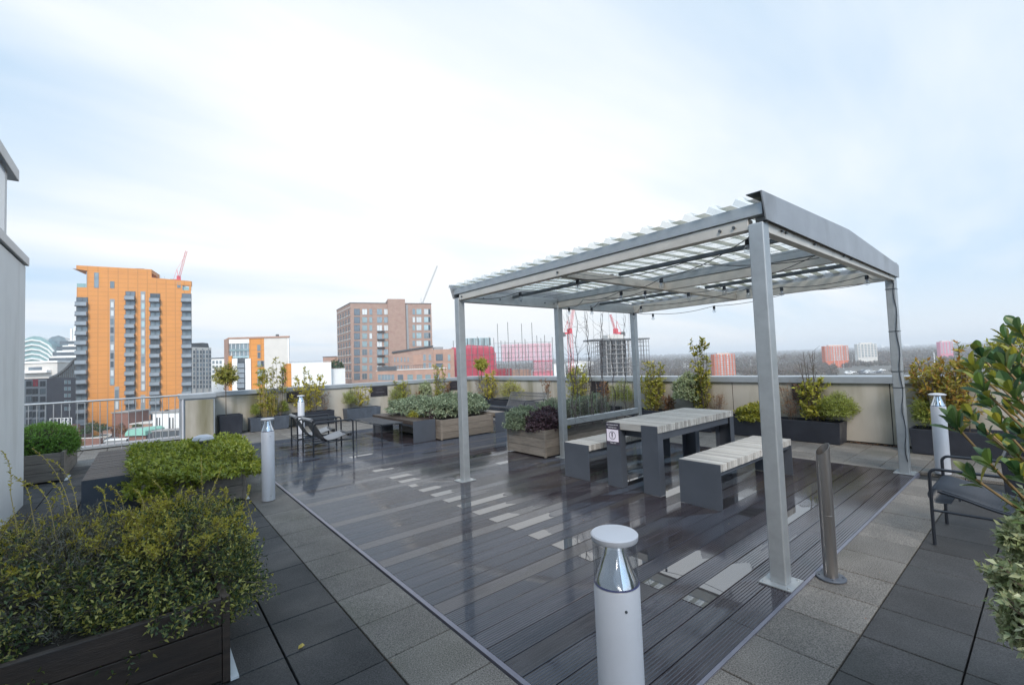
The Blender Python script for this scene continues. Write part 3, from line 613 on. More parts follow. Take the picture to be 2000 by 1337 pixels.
for s_ in strands:
    P_ = [Vector(q[-3:]) for q in s_]; pts = []
    for a, c in zip(P_[:-1], P_[1:]):
        for k in range(8):
            t0 = k/8; q = a.lerp(c, t0); q.z -= .05*4*t0*(1-t0)*min(1, (c-a).length); pts.append(q)
    pts.append(P_[-1]); b = MB(); b.tube(pts, .0042, 6); b.build('cable', M['black_metal'], T, True)
    for q in s_:
        if q[0] == 'b':
            so_ = place(sock, 'socket', T, (q[1]-5, q[2]-3, q[3]-2.3)); place(blb, 'bulb', so_); place(cap_, 'bulb_stem', so_)

# ================================================================== TABLE AND BENCHES
def slat_top(parent, x0, x1, y0, y1, z0, z1, name):
    b = MB(); n = int(round((x1-x0)/.0475)); st = (x1-x0)/n
    for k in range(n):
        a = x0+st*k; dz = random.uniform(-.0015, .0015); dy = random.uniform(-.003, .003)
        b.box(a+.0035, a+st-.0035, y0+dy, y1+dy, z0, z1+dz)
    return b.build(name, M['timber'], parent, True, bevel=.002)
TX0, TX1 = 4.41, 6.26
t_ = thing('dining_table', 'slatted weathered timber table on blue grey steel legs under the pergola', 'table', (5.33, 3.23, 0))
slat_top(t_, TX0+.008, TX1-.008, 2.87, 3.59, .695, .775, 'table_top')
for x0, x1 in ((TX0, TX0+.006), (TX1-.006, TX1)):
    for y0, y1 in ((2.87, 3.08), (3.38, 3.59)):
        b = MB(); b.box(x0, x1, y0, y1, .004, .772)
        if x0 < 5: b.box(x1, x1+.10, y0, y0+.006, .004, .69) ; b.box(x1, x1+.10, y1-.006, y1, .004, .69)
        else: b.box(x0-.10, x0, y0, y0+.006, .004, .69); b.box(x0-.10, x0, y1-.006, y1, .004, .69)
        b.build('leg', M['slate'], t_, True)
b = MB()
for y in (2.90, 3.55): b.box(TX0+.10, TX1-.10, y-.004, y+.004, .61, .69)
for x in (TX0+.11, TX1-.11): b.box(x-.003, x+.003, 2.91, 3.54, .61, .69)
b.build('apron', M['slate'], t_, True)
# sign on the leg
s_ = thing('notice', 'small notice with a crossed figure in a circle on the table leg', 'sign', (4.405, 3.49, .48))
b = MB(); b.box(4.4035, 4.4095, 3.388, 3.582, .505, .765); b.build('board', M['sign_dark'], s_, True)
b = MB(); b.box(4.4015, 4.4032, 3.398, 3.572, .545, .69); b.build('panel', M['sign_panel'], s_, True)
b = MB()
def arc(cy, cz, r, w_, n=28, x=4.4000):
    for k in range(n):
        a0, a1 = 2*math.pi*k/n, 2*math.pi*(k+1)/n
        b.quad((x, cy+r*math.cos(a0), cz+r*math.sin(a0)), (x, cy+(r-w_)*math.cos(a0), cz+(r-w_)*math.sin(a0)), (x, cy+(r-w_)*math.cos(a1), cz+(r-w_)*math.sin(a1)), (x, cy+r*math.cos(a1), cz+r*math.sin(a1)))
arc(3.487, .617, .050, .007); arc(3.489, .644, .011, .011, 14, 4.4004)
b.quad((4.4004, 3.480, .632), (4.4004, 3.498, .632), (4.4004, 3.496, .606), (4.4004, 3.482, .606)); b.quad((4.4004, 3.482, .606), (4.4004, 3.487, .606), (4.4004, 3.483, .582), (4.4004, 3.478, .582)); b.quad((4.4004, 3.491, .606), (4.4004, 3.496, .606), (4.4004, 3.499, .582), (4.4004, 3.494, .582))
b.quad((4.4004, 3.499, .634), (4.4004, 3.508, .620), (4.4004, 3.505, .618), (4.4004, 3.497, .630))
b.build('pictogram', M['sign_dark'], s_, True)
def text3d(s, size, loc, rot, m, parent, name='lettering', ext=.0006, align='CENTER'):
    cu = bpy.data.curves.new('t', 'FONT'); cu.body = s; cu.size = size; cu.extrude = ext; cu.align_x = align; cu.align_y = 'CENTER'
    ob = bpy.data.objects.new('t', cu); COL.objects.link(ob); dg = bpy.context.evaluated_depsgraph_get(); me = bpy.data.meshes.new_from_object(ob.evaluated_get(dg))
    bpy.data.objects.remove(ob); me.name = name; me.transform(Matrix.Translation(Vector(loc)) @ rot); me.materials.clear()
    return link(name, me, m, parent, True)
rotW = Matrix.Rotation(R(-90), 4, 'Z') @ Matrix.Rotation(R(90), 4, 'X')
text3d('NO STANDING ON THE', .0155, (4.4020, 3.485, .744), rotW, M['red_text'], s_)
text3d('FURNITURE PLEASE', .0145, (4.4020, 3.485, .714), rotW, M['red_text'], s_)
text3d('THANK YOU', .0155, (4.4020, 3.485, .526), rotW, M['red_text'], s_)

def slab_bench(label, x0, x1, y0, y1, h=.455, axis='x', dark=False, th=.075):
    t_ = thing('slab_bench', label, 'bench', ((x0+x1)/2, (y0+y1)/2, 0), 0, 'slatted benches with steel end panels')
    if axis == 'x':
        slat_top(t_, x0+.008, x1-.008, y0, y1, h-th, h, 'seat')
        for a, c in ((x0, x0+.006), (x1-.006, x1)):
            b = MB(); b.box(a, c, y0, y1, .003, h-.002); b.build('end_panel', M['slate'], t_, True)
        b = MB()
        for y in (y0+.03, y1-.03): b.box(x0+.01, x1-.01, y-.003, y+.003, h-th-.045, h-th)
    else:
        b = MB(); n = int(round((y1-y0)/.0475)); st = (y1-y0-.016)/n
        for k in range(n): a = y0+.008+st*k; b.box(x0, x1, a+.002, a+st-.002, h-th, h+random.uniform(-.0015, .0015))
        b.build('seat', M['planter_wood' if not dark else 'planter_dark'], t_, True)
        for a, c in ((y0, y0+.006), (y1-.006, y1)):
            b = MB(); b.box(x0, x1, a, c, .003, h-.002); b.build('end_panel', M['slate'], t_, True)
        b = MB()
        for x in (x0+.03, x1-.03): b.box(x-.003, x+.003, y0+.01, y1-.01, h-th-.045, h-th)
    b.build('rail', M['slate'], t_, True)
    return t_
slab_bench('slatted bench with steel ends on the right of the dining table', 4.41, 6.28, 2.18, 2.63)
slab_bench('slatted bench with steel ends between the dining table and the vine planter', 4.38, 6.26, 3.86, 4.29)

# ================================================================== TIMBER PLANTERS
def timber_planter(label, x0, x1, y0, y1, h, m, rows=3, trim=None, loc=None):
    t_ = thing('timber_planter', label, 'planter', ((x0+x1)/2, (y0+y1)/2, 0), 0, 'timber board planters'); bh = (h-.02)/rows
    for (a, c, e, g_) in ((x0+.03, x1-.03, y0, y0+.035), (x0+.03, x1-.03, y1-.035, y1), (x0, x0+.035, y0+.03, y1-.03), (x1-.035, x1, y0+.03, y1-.03)):
        b = MB()
        for k in range(rows): b.box(a, c, e, g_, .02+bh*k+.003, .02+bh*(k+1)-.002)
        b.build('side', M[m], t_, True, bevel=.003)
    for x in (x0, x1):
        for y in (y0, y1):
            b = MB(); sx = 1 if x == x0 else -1; sy = 1 if y == y0 else -1
            b.box(x-.004*sx, x+.028*sx, y-.004*sy, y+.028*sy, .01, h+.004); b.build('corner_post', M[m], t_, True)
    b = MB(); b.box(x0+.036, x1-.036, y0+.036, y1-.036, .05, h-.05); b.build('soil', M['soil'], t_, True)
    if trim: b = MB(); b.box(x1+.005, x1+.042, y0+.0, min(y1, y0+.45), .001, .012); b.build('base_flashing', M['white_trim'], t_, True)
    return t_
timber_planter('dark wet timber planter at the bottom left corner of the terrace', -1.12, .33, 2.74, 4.60, .42, 'planter_dark', 3, True)
timber_planter('timber planter carrying the low bright hedge beside the left walkway', -.02, .96, 6.41, 9.3, .36, 'planter_wood', 2, True)
timber_planter('timber planter with the clipped round bush beside the railing', -2.6, -.96, 9.80, 11.6, .44, 'planter_wood', 3, True)
timber_planter('weathered timber planter with sage in the middle of the deck', 4.72, 6.05, 8.12, 10.1, .42, 'planter_wood', 3)
timber_planter('weathered timber planter with purple heuchera behind the pergola posts', 4.94, 7.24, 5.26, 6.22, .44, 'planter_wood', 3)
slab_bench('dark timber bench with steel end left of the sage planter', 4.19, 4.70, 8.32, 10.4, .44, 'y', True)
slab_bench('bench with grey steel end on the far right side of the sage planter', 6.07, 6.36, 8.05, 9.9, .44, 'y')
slab_bench('dark timber bench with navy end panel beside the bright hedge on the left', -.53, -.04, 6.82, 9.3, .44, 'y', True)

# ================================================================== BOLLARD LIGHTS
def bollard(label, x, y, h=.985, r=.072, cap='flat', rz=0.0):
    t_ = thing('bollard_light', label, 'bollard light', (x, y, 0), rz, 'white bollard lights'); r2 = r*1.012
    L0 = h-.158
    b = MB(); b.lathe([(r, .002), (r, L0-.004), (r-.003, L0)], (0, 0, 0), 40); o1 = b.build('post', M['white_paint'], t_)
    b = MB(); b.lathe([(r-.003, L0+.0005), (r+.0004, L0+.003), (r-.003, L0+.006)], (0, 0, 0), 40); b.build('seal_ring', M['ink'], t_)
    b = MB(); b.lathe([(r-.004, L0+.006), (r*.88, L0+.022), (r*.68, L0+.055), (r*.50, h-.060), (r*.42, h-.03)], (0, 0, 0), 48, cap=False); b.build('reflector', M['mirror'], t_)
    b = MB(); b.lathe([(r-.0015, L0+.006), (r-.0015, h-.03)], (0, 0, 0), 40, cap=False); b.build('lens', M['clear'], t_)
    b = MB()
    if cap == 'flat': b.lathe([(r*.9, h-.023), (r2-.001, h-.023), (r2+.001, h-.020), (r2+.002, h-.006), (r2-.002, h-.002), (r2*.6, h+.001), (.0005, h+.002)], (0, 0, 0), 56)
    else: b.lathe([(r*.5, h-.032), (r2*1.12, h-.026), (r2*1.18, h-.018), (r2*.9, h-.006), (r2*.4, h), (.0005, h)], (0, 0, 0), 48)
    b.build('cap', M['white_paint'], t_)
    b = MB(); a = math.atan2(-y, -x)+.35; d = Vector((math.cos(a), math.sin(a), 0))
    for z in (L0-.055, .06): b.tube([d*(r-.001)+Vector((0, 0, z)), d*(r+.0015)+Vector((0, 0, z))], .0045, 10)
    b.build('screw', M['galv_dark'], t_)
    return t_
bollard('large white bollard light in the foreground with mirrored cone and flat cap', 1.165, .935, .995)
bollard('white bollard light at the left deck edge beside the bright hedge', 1.165, 6.17, .985)
bollard('farthest white bollard light, behind the black lounge chairs', 2.80, 11.15, .985, cap='dome')
bollard('white bollard light behind the black metal chair at the right', 7.50, .955, .975, cap='dome')
t_ = thing('dome_light', 'white domed cap of a low light poking out of the bright hedge', 'light', (.62, 7.45, .165))
b = MB(); b.lathe([(.05, 0), (.05, .46), (.10, .47), (.115, .485)], (0, 0, 0), 32); b.build('stem', M['white_paint'], t_)
b = MB(); b.lathe([(.10, .486), (.122, .49), (.126, .505), (.11, .54), (.06, .562), (.0005, .568)], (0, 0, 0), 40); b.build('cap', M['white_paint'], t_)

# ---- slanted stainless post
t_ = thing('ash_post', 'slant cut stainless steel tube on a grey base flange beside the pergola post', 'post', (3.62, 1.065, 0))
b = MB(); n = 40; r = .042; vs = []
for k in range(n):
    a = 2*math.pi*k/n; vs.append((r*math.cos(a), r*math.sin(a), .012))
for k in range(n):
    a = 2*math.pi*k/n; c_ = math.cos(a+R(35)); vs.append((r*math.cos(a), r*math.sin(a), .872+.038*c_))
b._add(vs, [(k, (k+1) % n, n+(k+1) % n, n+k) for k in range(n)], 0, .5, True)
ins = [(v[0]*.93, v[1]*.93, v[2]) for v in vs]; b._add(ins[::1], [(k, n+k, n+(k+1) % n, (k+1) % n) for k in range(n)], 0, .5, True)
b._add([v for v in vs[n:]]+[v for v in ins[n:]], [(k, (k+1) % n, n+(k+1) % n, n+k) for k in range(n)], 0, .5)
b.build('tube', M['stainless'], t_)
b = MB(); b.lathe([(.0425, .42), (.0432, .422), (.0432, .426), (.0425, .428)], (0, 0, 0), 32, cap=False); b.build('seam', M['stainless'], t_)
b = MB(); b.lathe([(.088, .0), (.088, .008), (.084, .012), (.043, .012)], (0, 0, 0), 40)
for k in range(4):
    a = k*math.pi/2+.4; b.lathe([(.007, .012), (.007, .017), (.003, .019)], (.068*math.cos(a), .068*math.sin(a), 0), 8)
b.build('flange', M['slate'], t_)

# ---- fallen leaf
b = MB(); c = G(588, 1262, .004); b._add([c+Vector((-.018, -.01, 0)), c+Vector((.0, -.02, .006)), c+Vector((.02, .0, .002)), c+Vector((.012, .018, .008)), c+Vector((-.008, .016, .003))], [(0, 1, 2, 3, 4)]); tag(b.build('fallen_leaf', mat('yellow leaf', (.42, .30, .04), .5)), 'small yellow leaf lying on a dark slab', 'leaf')

# ---- litter blown against the parapet and under the shrubs
def litter(name, label, pts, sz, m, attr_mat=None):
    v = []
    for (x, y) in pts:
        a = rng.random()*6.28; l = sz*rng.uniform(.5, 1.3); d = np.array([math.cos(a), math.sin(a), rng.normal(0, .15)])*l; q = np.array([-math.sin(a), math.cos(a), rng.normal(0, .2)])*l*.35; c = np.array([x, y, .002+abs(d[2])+abs(q[2])]); v += [c-d, c-q, c+d, c+q]
    o = link(name, np_mesh(name, np.array(v)), m); return tag(o, label, 'litter', kind='stuff')
pts = [(9.16-abs(rng.normal(0, .05)), rng.uniform(1.5, 2.3)) for _ in range(170)]+[(9.16-abs(rng.normal(0, .06)), rng.uniform(-4, 9)) for _ in range(260)]
litter('gravel_litter', 'pale grit and dead leaves along the foot of the right parapet', pts, .014, LM['rust'])
pts = [(rng.uniform(1.0, 9), rng.uniform(-1.5, 1.1)) for _ in range(60)]+[(rng.uniform(-1, 1.3), rng.uniform(1.6, 6)) for _ in range(40)]+[(rng.uniform(1.5, 7), rng.uniform(1.3, 11)) for _ in range(60)]
litter('leaf_litter', 'tiny dead leaves scattered over the slabs', pts, .007, LM['rust'])
# ================================================================== METAL AND LEATHER SEATS
def rail_loop(x0, x1, y, zt, rc=.045):
    p = [(x0, y, .004), (x0, y, zt-rc)]+[(x0+rc-rc*math.cos(a), y, zt-rc+rc*math.sin(a)) for a in np.linspace(.25, 1.32, 4)]
    p += [(x0+rc, y, zt), (x1-rc, y, zt)]+[(x1-rc+rc*math.sin(a), y, zt-rc+rc*math.cos(a)) for a in np.linspace(.25, 1.32, 4)]
    return p+[(x1, y, zt-rc), (x1, y, .004)]
def smooth_path(pts, k=5):
    P_ = [Vector(p) for p in pts]; o = []
    for i in range(len(P_)-1):
        p0 = P_[max(i-1, 0)]; p1 = P_[i]; p2 = P_[i+1]; p3 = P_[min(i+2, len(P_)-1)]
        for j in range(k):
            t = j/k; o.append(.5*((2*p1)+(p2-p0)*t+(2*p0-5*p1+4*p2-p3)*t*t+(3*p1-p0-3*p2+p3)*t**3))
    return o+[P_[-1]]
SEATP = [(.25, .335), (.335, .325), (.378, .36), (.372, .405), (.325, .428), (.20, .40), (.02, .345), (-.12, .325), (-.20, .36), (-.27, .47), (-.37, .68), (-.395, .735), (-.42, .735), (-.425, .70)]
def bar_chair(label, cat, loc, rz, wd=.62, name='bar_lounge_chair', group=None):
    t_ = thing(name, label, cat, loc, rz, group); h = wd/2
    for s_ in (-1, 1):
        b = MB(); b.tube(rail_loop(-.36, .36, s_*h, .59), .0115, 10); b.build('side_frame', M['black_metal'], t_)
        b = MB(); b.tube([(-.355, s_*h, .255), (-.1, s_*h, .255), (.05, s_*h*.9, .265), (.355, s_*h, .27)], .0095, 8); b.build('stretcher', M['black_metal'], t_)
        b = MB(); b.tube(smooth_path([(x, s_*(h-.03), z-.014) for x, z in SEATP[4:12]], 4), .011, 8); b.build('seat_rail', M['black_metal'], t_)
    b = MB()
    for x, z in ((.20, .385), (-.12, .31), (-.37, .66)): b.tube([(x, -h+.005, z-.012), (x, h-.005, z-.012)], .008, 8)
    b.tube([(-.05, 0, .255), (-.05, 0, .325)], .006, 6); b.tube([(-.05, -h*.95, .262), (-.05, h*.95, .262)], .008, 8); b.build('cross_bar', M['black_metal'], t_)
    b = MB(); n = int((wd-.05)/.034); pp = smooth_path([(x, 0, z) for x, z in SEATP], 4)
    for k in range(n):
        y = -(wd-.05)/2+(wd-.05)*(k+.5)/n; b.tube([(p.x, y, p.z) for p in pp], .0055, 5)
    b.build('seat', M['strip_metal'], t_); return t_
bar_chair('black metal bar lounge chair facing left beside the large leaved shrub', 'chair', (5.08, .33, 0), R(90))
bar_chair('two seat black metal bar bench with raked back by the far right parapet', 'bench', (7.52, 9.02, 0), R(180), 1.45, 'bar_sofa')
def sling_chair(label, loc, rz):
    t_ = thing('sling_chair', label, 'chair', loc, rz, 'black sling lounge chairs'); h = .30
    for s_ in (-1, 1):
        b = MB(); b.tube(rail_loop(-.36, .36, s_*h, .60), .0145, 10); b.build('side_frame', M['black_metal'], t_)
        b = MB(); b.tube([(-.355, s_*h, .235), (.355, s_*h, .235)], .010, 8); b.build('stretcher', M['black_metal'], t_)
    b = MB(); b.tube([(-.355, -h, .21), (-.355, h, .21)], .010, 8); b.tube([(.33, -h, .34), (.33, h, .34)], .011, 8); b.tube([(-.36, -h, .64), (-.36, h, .64)], .011, 8)
    b.tube([(-.36, -h, .57), (-.36, -h, .64)], .011, 8); b.tube([(-.36, h, .57), (-.36, h, .64)], .011, 8); b.tube([(-.34, -h, .21), (.0, 0, .22), (.34, h, .235)], .009, 8); b.tube([(-.34, h, .21), (.34, -h, .235)], .009, 8)
    b.build('cross_bar', M['black_metal'], t_)
    def sheet(prof, th, w_):
        b = MB(); pp = smooth_path([(x, 0, z) for x, z in prof], 5)
        for i in range(len(pp)-1):
            a, c = pp[i], pp[i+1]; d = (c-a).normalized(); nn = Vector((-d.z, 0, d.x))*th
            for k in range(6):
                y0 = -w_+2*w_*k/6; y1 = y0+2*w_/6; s0 = -.028*(1-(y0/w_)**2); s1 = -.028*(1-(y1/w_)**2)
                b.quad((a.x, y0, a.z+s0), (a.x, y1, a.z+s1), (c.x, y1, c.z+s1), (c.x, y0, c.z+s0)); b.quad((a.x-nn.x, y0, a.z-nn.z+s0), (c.x-nn.x, y0, c.z-nn.z+s0), (c.x-nn.x, y1, c.z-nn.z+s1), (a.x-nn.x, y1, a.z-nn.z+s1))
        return b
    sheet([(.345, .35), (.20, .315), (.02, .265), (-.10, .262)], .006, .265).build('seat', M['canvas'], t_)
    sheet([(-.10, .262), (-.17, .32), (-.27, .49), (-.355, .645)], .006, .265).build('backrest', M['canvas_dark'], t_)
    b = MB(); b.box(.30, .348, -.265, .265, .285, .343); b.build('front_flap', M['canvas_dark'], t_, bevel=.01)
    b = MB(); b.tube([(-.375, -.27, .655), (-.375, .27, .655)], .030, 12); b.build('head_roll', M['canvas'], t_)
    return t_
sling_chair('black tube chair with grey sling seat, the nearer of the left pair', (2.675, 8.80, 0), R(2))
sling_chair('black tube chair with grey sling seat, the farther of the left pair behind the other', (2.66, 9.66, 0), R(-3))
t_ = thing('bar_stool_bench', 'low black metal bar bench between the lounge chairs and the timber bench', 'bench', (3.82, 9.2, 0))
b = MB()
for k in range(14):
    x = -.225+.45*(k+.5)/14; b.tube(smooth_path([(x, -.70, .385), (x, -.725, .41), (x, -.70, .43), (x, 0, .425), (x, .70, .43), (x, .725, .41), (x, .70, .385)], 4), .0055, 5)
b.build('seat', M['strip_metal'], t_)
for x in (-.21, .21):
    for y in (-.69, .69):
        b = MB(); b.tube([(x, y, .004), (x, y, .41)], .010, 8); b.build('leg', M['black_metal'], t_)
b = MB()
for x in (-.21, .21): b.tube([(x, -.69, .40), (x, .69, .40)], .010, 8)
for y in (-.69, 0, .69): b.tube([(-.21, y, .402), (.21, y, .402)], .009, 8)
b.build('frame', M['black_metal'], t_)

# ================================================================== BLACK PLANTERS
def tub(label, x0, x1, y0, y1, h, m='black_planter', taper=.02):
    t_ = thing('planter_tub', label, 'planter', ((x0+x1)/2, (y0+y1)/2, 0), 0, 'dark rectangular planters along the parapets')
    b = MB(); e = taper; th = .025
    o4 = [(x0+e, y0+e), (x1-e, y0+e), (x1-e, y1-e), (x0+e, y1-e)]; u4 = [(x0, y0), (x1, y0), (x1, y1), (x0, y1)]; i4 = [(x0+th, y0+th), (x1-th, y0+th), (x1-th, y1-th), (x0+th, y1-th)]
    vs = [(*p, .004) for p in o4]+[(*p, h) for p in u4]+[(*p, h) for p in i4]+[(*p, h-.06) for p in i4]
    fs = [(3, 2, 1, 0)]
    for a in (0, 4, 8):
        for k in range(4): fs.append((a+k, a+(k+1) % 4, a+4+(k+1) % 4, a+4+k))
    b._add(vs, fs); b.build('box', M[m], t_, True, bevel=.006)
    b = MB(); b.box(x0+th+.001, x1-th-.001, y0+th+.001, y1-th-.001, h-.08, h-.045); b.build('soil', M['soil'], t_, True)
    return t_
tub('black cube planter holding the small round topped tree', 1.44, 1.95, 13.28, 13.76, .50)
tub('lead grey planter with tall thin stems next to the cube planter', 2.12, 3.06, 13.36, 13.76, .36, 'lead_planter')
tub('black planter behind the lounge chairs with yellow shrub', 3.22, 4.26, 13.36, 13.76, .38)
tub('streaked grey planter below the large plaque on the left parapet', 4.62, 5.66, 13.36, 13.76, .36, 'lead_planter')
tub('dark planter hidden behind the sage planter', 6.2, 7.6, 13.36, 13.76, .36)
tub('dark planter in the corner of the two parapets', 7.85, 8.75, 13.36, 13.76, .36)
tub('small black cube planter with a round topped tree left of the bar sofa', 8.62, 9.12, 12.2, 12.7, .48)
tub('black planter behind the bar sofa', 8.72, 9.14, 9.9, 12.0, .36)
tub('black planter against the parapet behind the vines', 8.72, 9.14, 6.9, 8.9, .36)
tub('black planter behind the far end of the dining table', 8.72, 9.14, 4.45, 6.5, .36)
tub('long black planter to the right of the dining table', 8.72, 9.14, 2.30, 4.20, .36)
tub('long black planter at the right behind the white bollard', 8.66, 9.10, -1.0, 1.44, .36)
def RX(px, x=8.93): return PX(px, 740, x).y
def LX(px, y=13.56): return PY(px, 760, y).x
def zL(px, py, y=13.56): return PY(px, py, y).z
def zR(px, py, x=8.93): return PX(px, py, x).z
GP = 'shrubs in the planters along the parapets'
def tree_std(label, x, y, z0, zc, r, lm, lean=0):
    f, s = dome((x+lean, y, zc), r*.92, r*.92, r*.95, 360, 8, .052, .024, 2.0, -.95, .20, 1.1, .32, .1)
    pts = np.array([[x+lean*.0, y, z0], [x+lean*.3, y, (z0+zc)/2], [x+lean*.8, y, zc-r*.2], [x+lean, y, zc+r*.5]]); st = np.concatenate([twig_quads(pts[:-1], pts[1:], .014), s])
    k = 9; a = rng.random(k)*6.28; e = np.stack([np.cos(a)*r*.8, np.sin(a)*r*.8, rng.uniform(-.2, .7, k)*r], 1)+np.array([x+lean, y, zc]); st = np.concatenate([st, twig_quads(np.repeat(pts[2:3], k, 0), e, .006)])
    return plant('standard_tree', label, 'tree', (x, y, z0), f, st, lm, 'bark_pale' if lm == 'x' else 'bark', GP)
tree_std('small lollipop tree with olive round crown and bare trunk in the cube planter', LX(441, 13.5), 13.5, .44, zL(442, 733, 13.5), .31, 'bay')
tree_std('small round topped yellowish tree seen beside the left pergola post', 8.87, 12.45, .42, zR(921, 712, 8.87), .26, 'olive')
def wall_spray(label, px0, px1, pyt, z0, lm, side='L', ns=8, L=.05, W=.02, name='shrub', sm='bark', dep=.16, **kw):
    pc = (px0+px1)/2
    if side == 'L': x, y = LX(pc), 13.56; rx = abs(LX(px1)-LX(px0))/2; ry = dep; zt = zL(pc, pyt)
    else: x, y = 8.93, RX(pc); ry = abs(RX(px1)-RX(px0))/2; rx = dep; zt = zR(pc, pyt)
    f, s = spray((x, y, z0), rx, ry, zt-z0, ns, L, W, **kw)
    return plant(name, label, 'shrub', (x, y, z0), f, s, lm, sm, GP)
def wall_dome(label, px0, px1, pyt, pyb, lm, side='L', n=350, m=8, L=.03, W=.012, dep=.22, **kw):
    pc = (px0+px1)/2
    if side == 'L': x, y = LX(pc), 13.56; rx = abs(LX(px1)-LX(px0))/2; ry = dep; zt, zb = zL(pc, pyt), zL(pc, pyb)
    else: x, y = 8.93, RX(pc); ry = abs(RX(px1)-RX(px0))/2; rx = dep; zt, zb = zR(pc, pyt), zR(pc, pyb)
    f, s = dome((x, y, (zt+zb)/2), rx, ry, (zt-zb)/2, n, m, L, W, **kw)
    return plant('bush', label, 'bush', (x, y, max(.3, zb)), f, s, lm, 'bark', GP)
wall_dome('low green tuft at the left end of the lead grey planter', 488, 508, 787, 818, 'fine', n=180, L=.05, W=.008)
def WS(label, px0, px1, pyt, lm, sd='L', ns=8, L=.05, W=.02, sm='bark', tw=7, sl=.2, m=7, t0=.25, lean=.35, dep=.16, r=.006, hv=.25, curve=.12, leafy=1.0, z0=.31):
    pc = (px0+px1)/2
    if sd == 'L': x, y = LX(pc), 13.56; rx = abs(LX(px1)-LX(px0))/2; ry = dep; zt = zL(pc, pyt)
    else: x, y = 8.93, RX(pc); ry = abs(RX(px1)-RX(px0))/2; rx = dep; zt = zR(pc, pyt)
    f, s = spray((x, y, z0), rx, ry, zt-z0, ns, L, W, side=tw, sl=sl, m=m, t0=t0, lean=lean, r=r, hv=hv, curve=curve, leafy=leafy)
    return plant('shrub', label, 'shrub', (x, y, z0), f, s, lm, sm, GP)
WS('tall thin dark tipped stems rising highest above the left parapet', 528, 560, 692, 'bay', ns=9, L=.075, W=.032, tw=9, sl=.14, m=5, t0=.45, lean=.5, r=.006)
WS('olive leafy clump with ochre stems in the lead grey planter', 500, 533, 712, 'olive', ns=14, L=.07, W=.022, tw=9, sl=.16, t0=.15, sm='bark_pale')
WS('dense ochre stemmed bush low in the lead grey planter', 518, 545, 770, 'olive', ns=14, L=.05, W=.015, tw=8, sl=.12, t0=.1, sm='bark_pale')
wall_dome('fresh green mound at the right end of the lead grey planter', 545, 563, 780, 812, 'fine', n=180, L=.045, W=.012)
WS('yellow leaved shrub behind the second white bollard', 576, 632, 714, 'yellow', ns=18, L=.07, W=.032, tw=11, sl=.2, m=7, t0=.12, lean=.6, hv=.5)
WS('rust coloured feathery reeds behind the lounge chairs', 628, 642, 764, 'rust', ns=12, L=.04, W=.006, tw=9, sl=.12, m=6, t0=.1, r=.003)
wall_dome('fine green haze of foliage left in the streaked grey planter', 668, 698, 760, 800, 'fine', n=420, L=.05, W=.005, ln=.16, lump=.2)
WS('bright yellow shrub right in the streaked grey planter', 694, 722, 750, 'yellow', ns=9, L=.06, W=.028, tw=8, sl=.14, t0=.1, lean=.5)
wall_dome('feathery green bush behind the sage planter', 758, 792, 752, 800, 'fine', n=420, L=.05, W=.006, ln=.18, lump=.2)
WS('yellow leaved twiggy bush above the sage planter', 772, 806, 742, 'olive', ns=14, L=.055, W=.022, tw=8, sl=.15, t0=.2, lean=.5)
WS('small rusty shoots beside the yellow twiggy bush', 806, 818, 765, 'rust', ns=6, L=.05, W=.02, tw=5, sl=.12)
wall_dome('pale lime rounded bush in front of the left parapet corner', 818, 843, 744, 785, 'varieg', n=350, L=.04, W=.018)
WS('tall narrow yellow green shrub left of the front left post', 846, 868, 712, 'olive', ns=14, L=.055, W=.022, tw=10, sl=.14, t0=.1, lean=.4, hv=.35)
WS('dark red leaved shrub beside the small corner plaque', 866, 882, 748, 'rust', ns=8, L=.05, W=.022, tw=7, sl=.14, t0=.1)
WS('dense golden bush between the round topped tree and the bar sofa', 938, 972, 722, 'yellow', 'R', ns=18, L=.055, W=.026, tw=11, sl=.17, t0=.08, lean=.5, hv=.35)
WS('pinkish feathery shoots left of the golden bush', 930, 942, 742, 'rust', 'R', ns=7, L=.035, W=.008, tw=7, sl=.14, t0=.1, r=.003)
wall_dome('airy olive bush above the back of the bar sofa', 974, 1020, 740, 790, 'olive', 'R', n=420, L=.045, W=.009, ln=.2, lump=.25)
WS('small pinkish nandina above the bar sofa arm', 1058, 1074, 740, 'rust', 'R', ns=6, L=.05, W=.018, tw=6, sl=.14, t0=.3)
WS('tall yellow green shrub right of the middle pergola post', 1106, 1146, 712, 'olive', 'R', ns=20, L=.065, W=.028, tw=10, sl=.2, t0=.1, lean=.45, hv=.3)
WS('orange brown leaved shrub in front of the plaque behind the wires', 1168, 1190, 742, 'rust', 'R', ns=9, L=.055, W=.024, tw=8, sl=.16, t0=.2)
wall_dome('soft green feathery bush seen through the trellis wires', 1188, 1236, 742, 800, 'fine', 'R', n=480, L=.05, W=.007, ln=.2, lump=.22)
WS('green and yellow clump right of the rear pergola post', 1248, 1298, 735, 'olive', 'R', ns=22, L=.06, W=.022, tw=10, sl=.17, t0=.08, lean=.4, sm='bark_pale')
WS('tall sparse stems rising behind the rear pergola post', 1258, 1292, 700, 'bay', 'R', ns=9, L=.07, W=.032, tw=8, sl=.14, m=5, t0=.5, lean=.4)
WS('orange low shrub at the end of the planter behind the table', 1292, 1312, 775, 'rust', 'R', ns=9, L=.05, W=.018, tw=7, sl=.14, t0=.1)
wall_dome('cream variegated dome bush behind the dining table', 1313, 1372, 728, 802, 'varieg', 'R', n=900, m=9, L=.036, W=.020, ln=.12, lump=.14, dep=.3)
WS('tallest holly like shrub above the dining table', 1358, 1396, 655, 'bay', 'R', ns=7, L=.085, W=.045, tw=13, sl=.14, m=5, t0=.35, lean=.35, hv=.35)
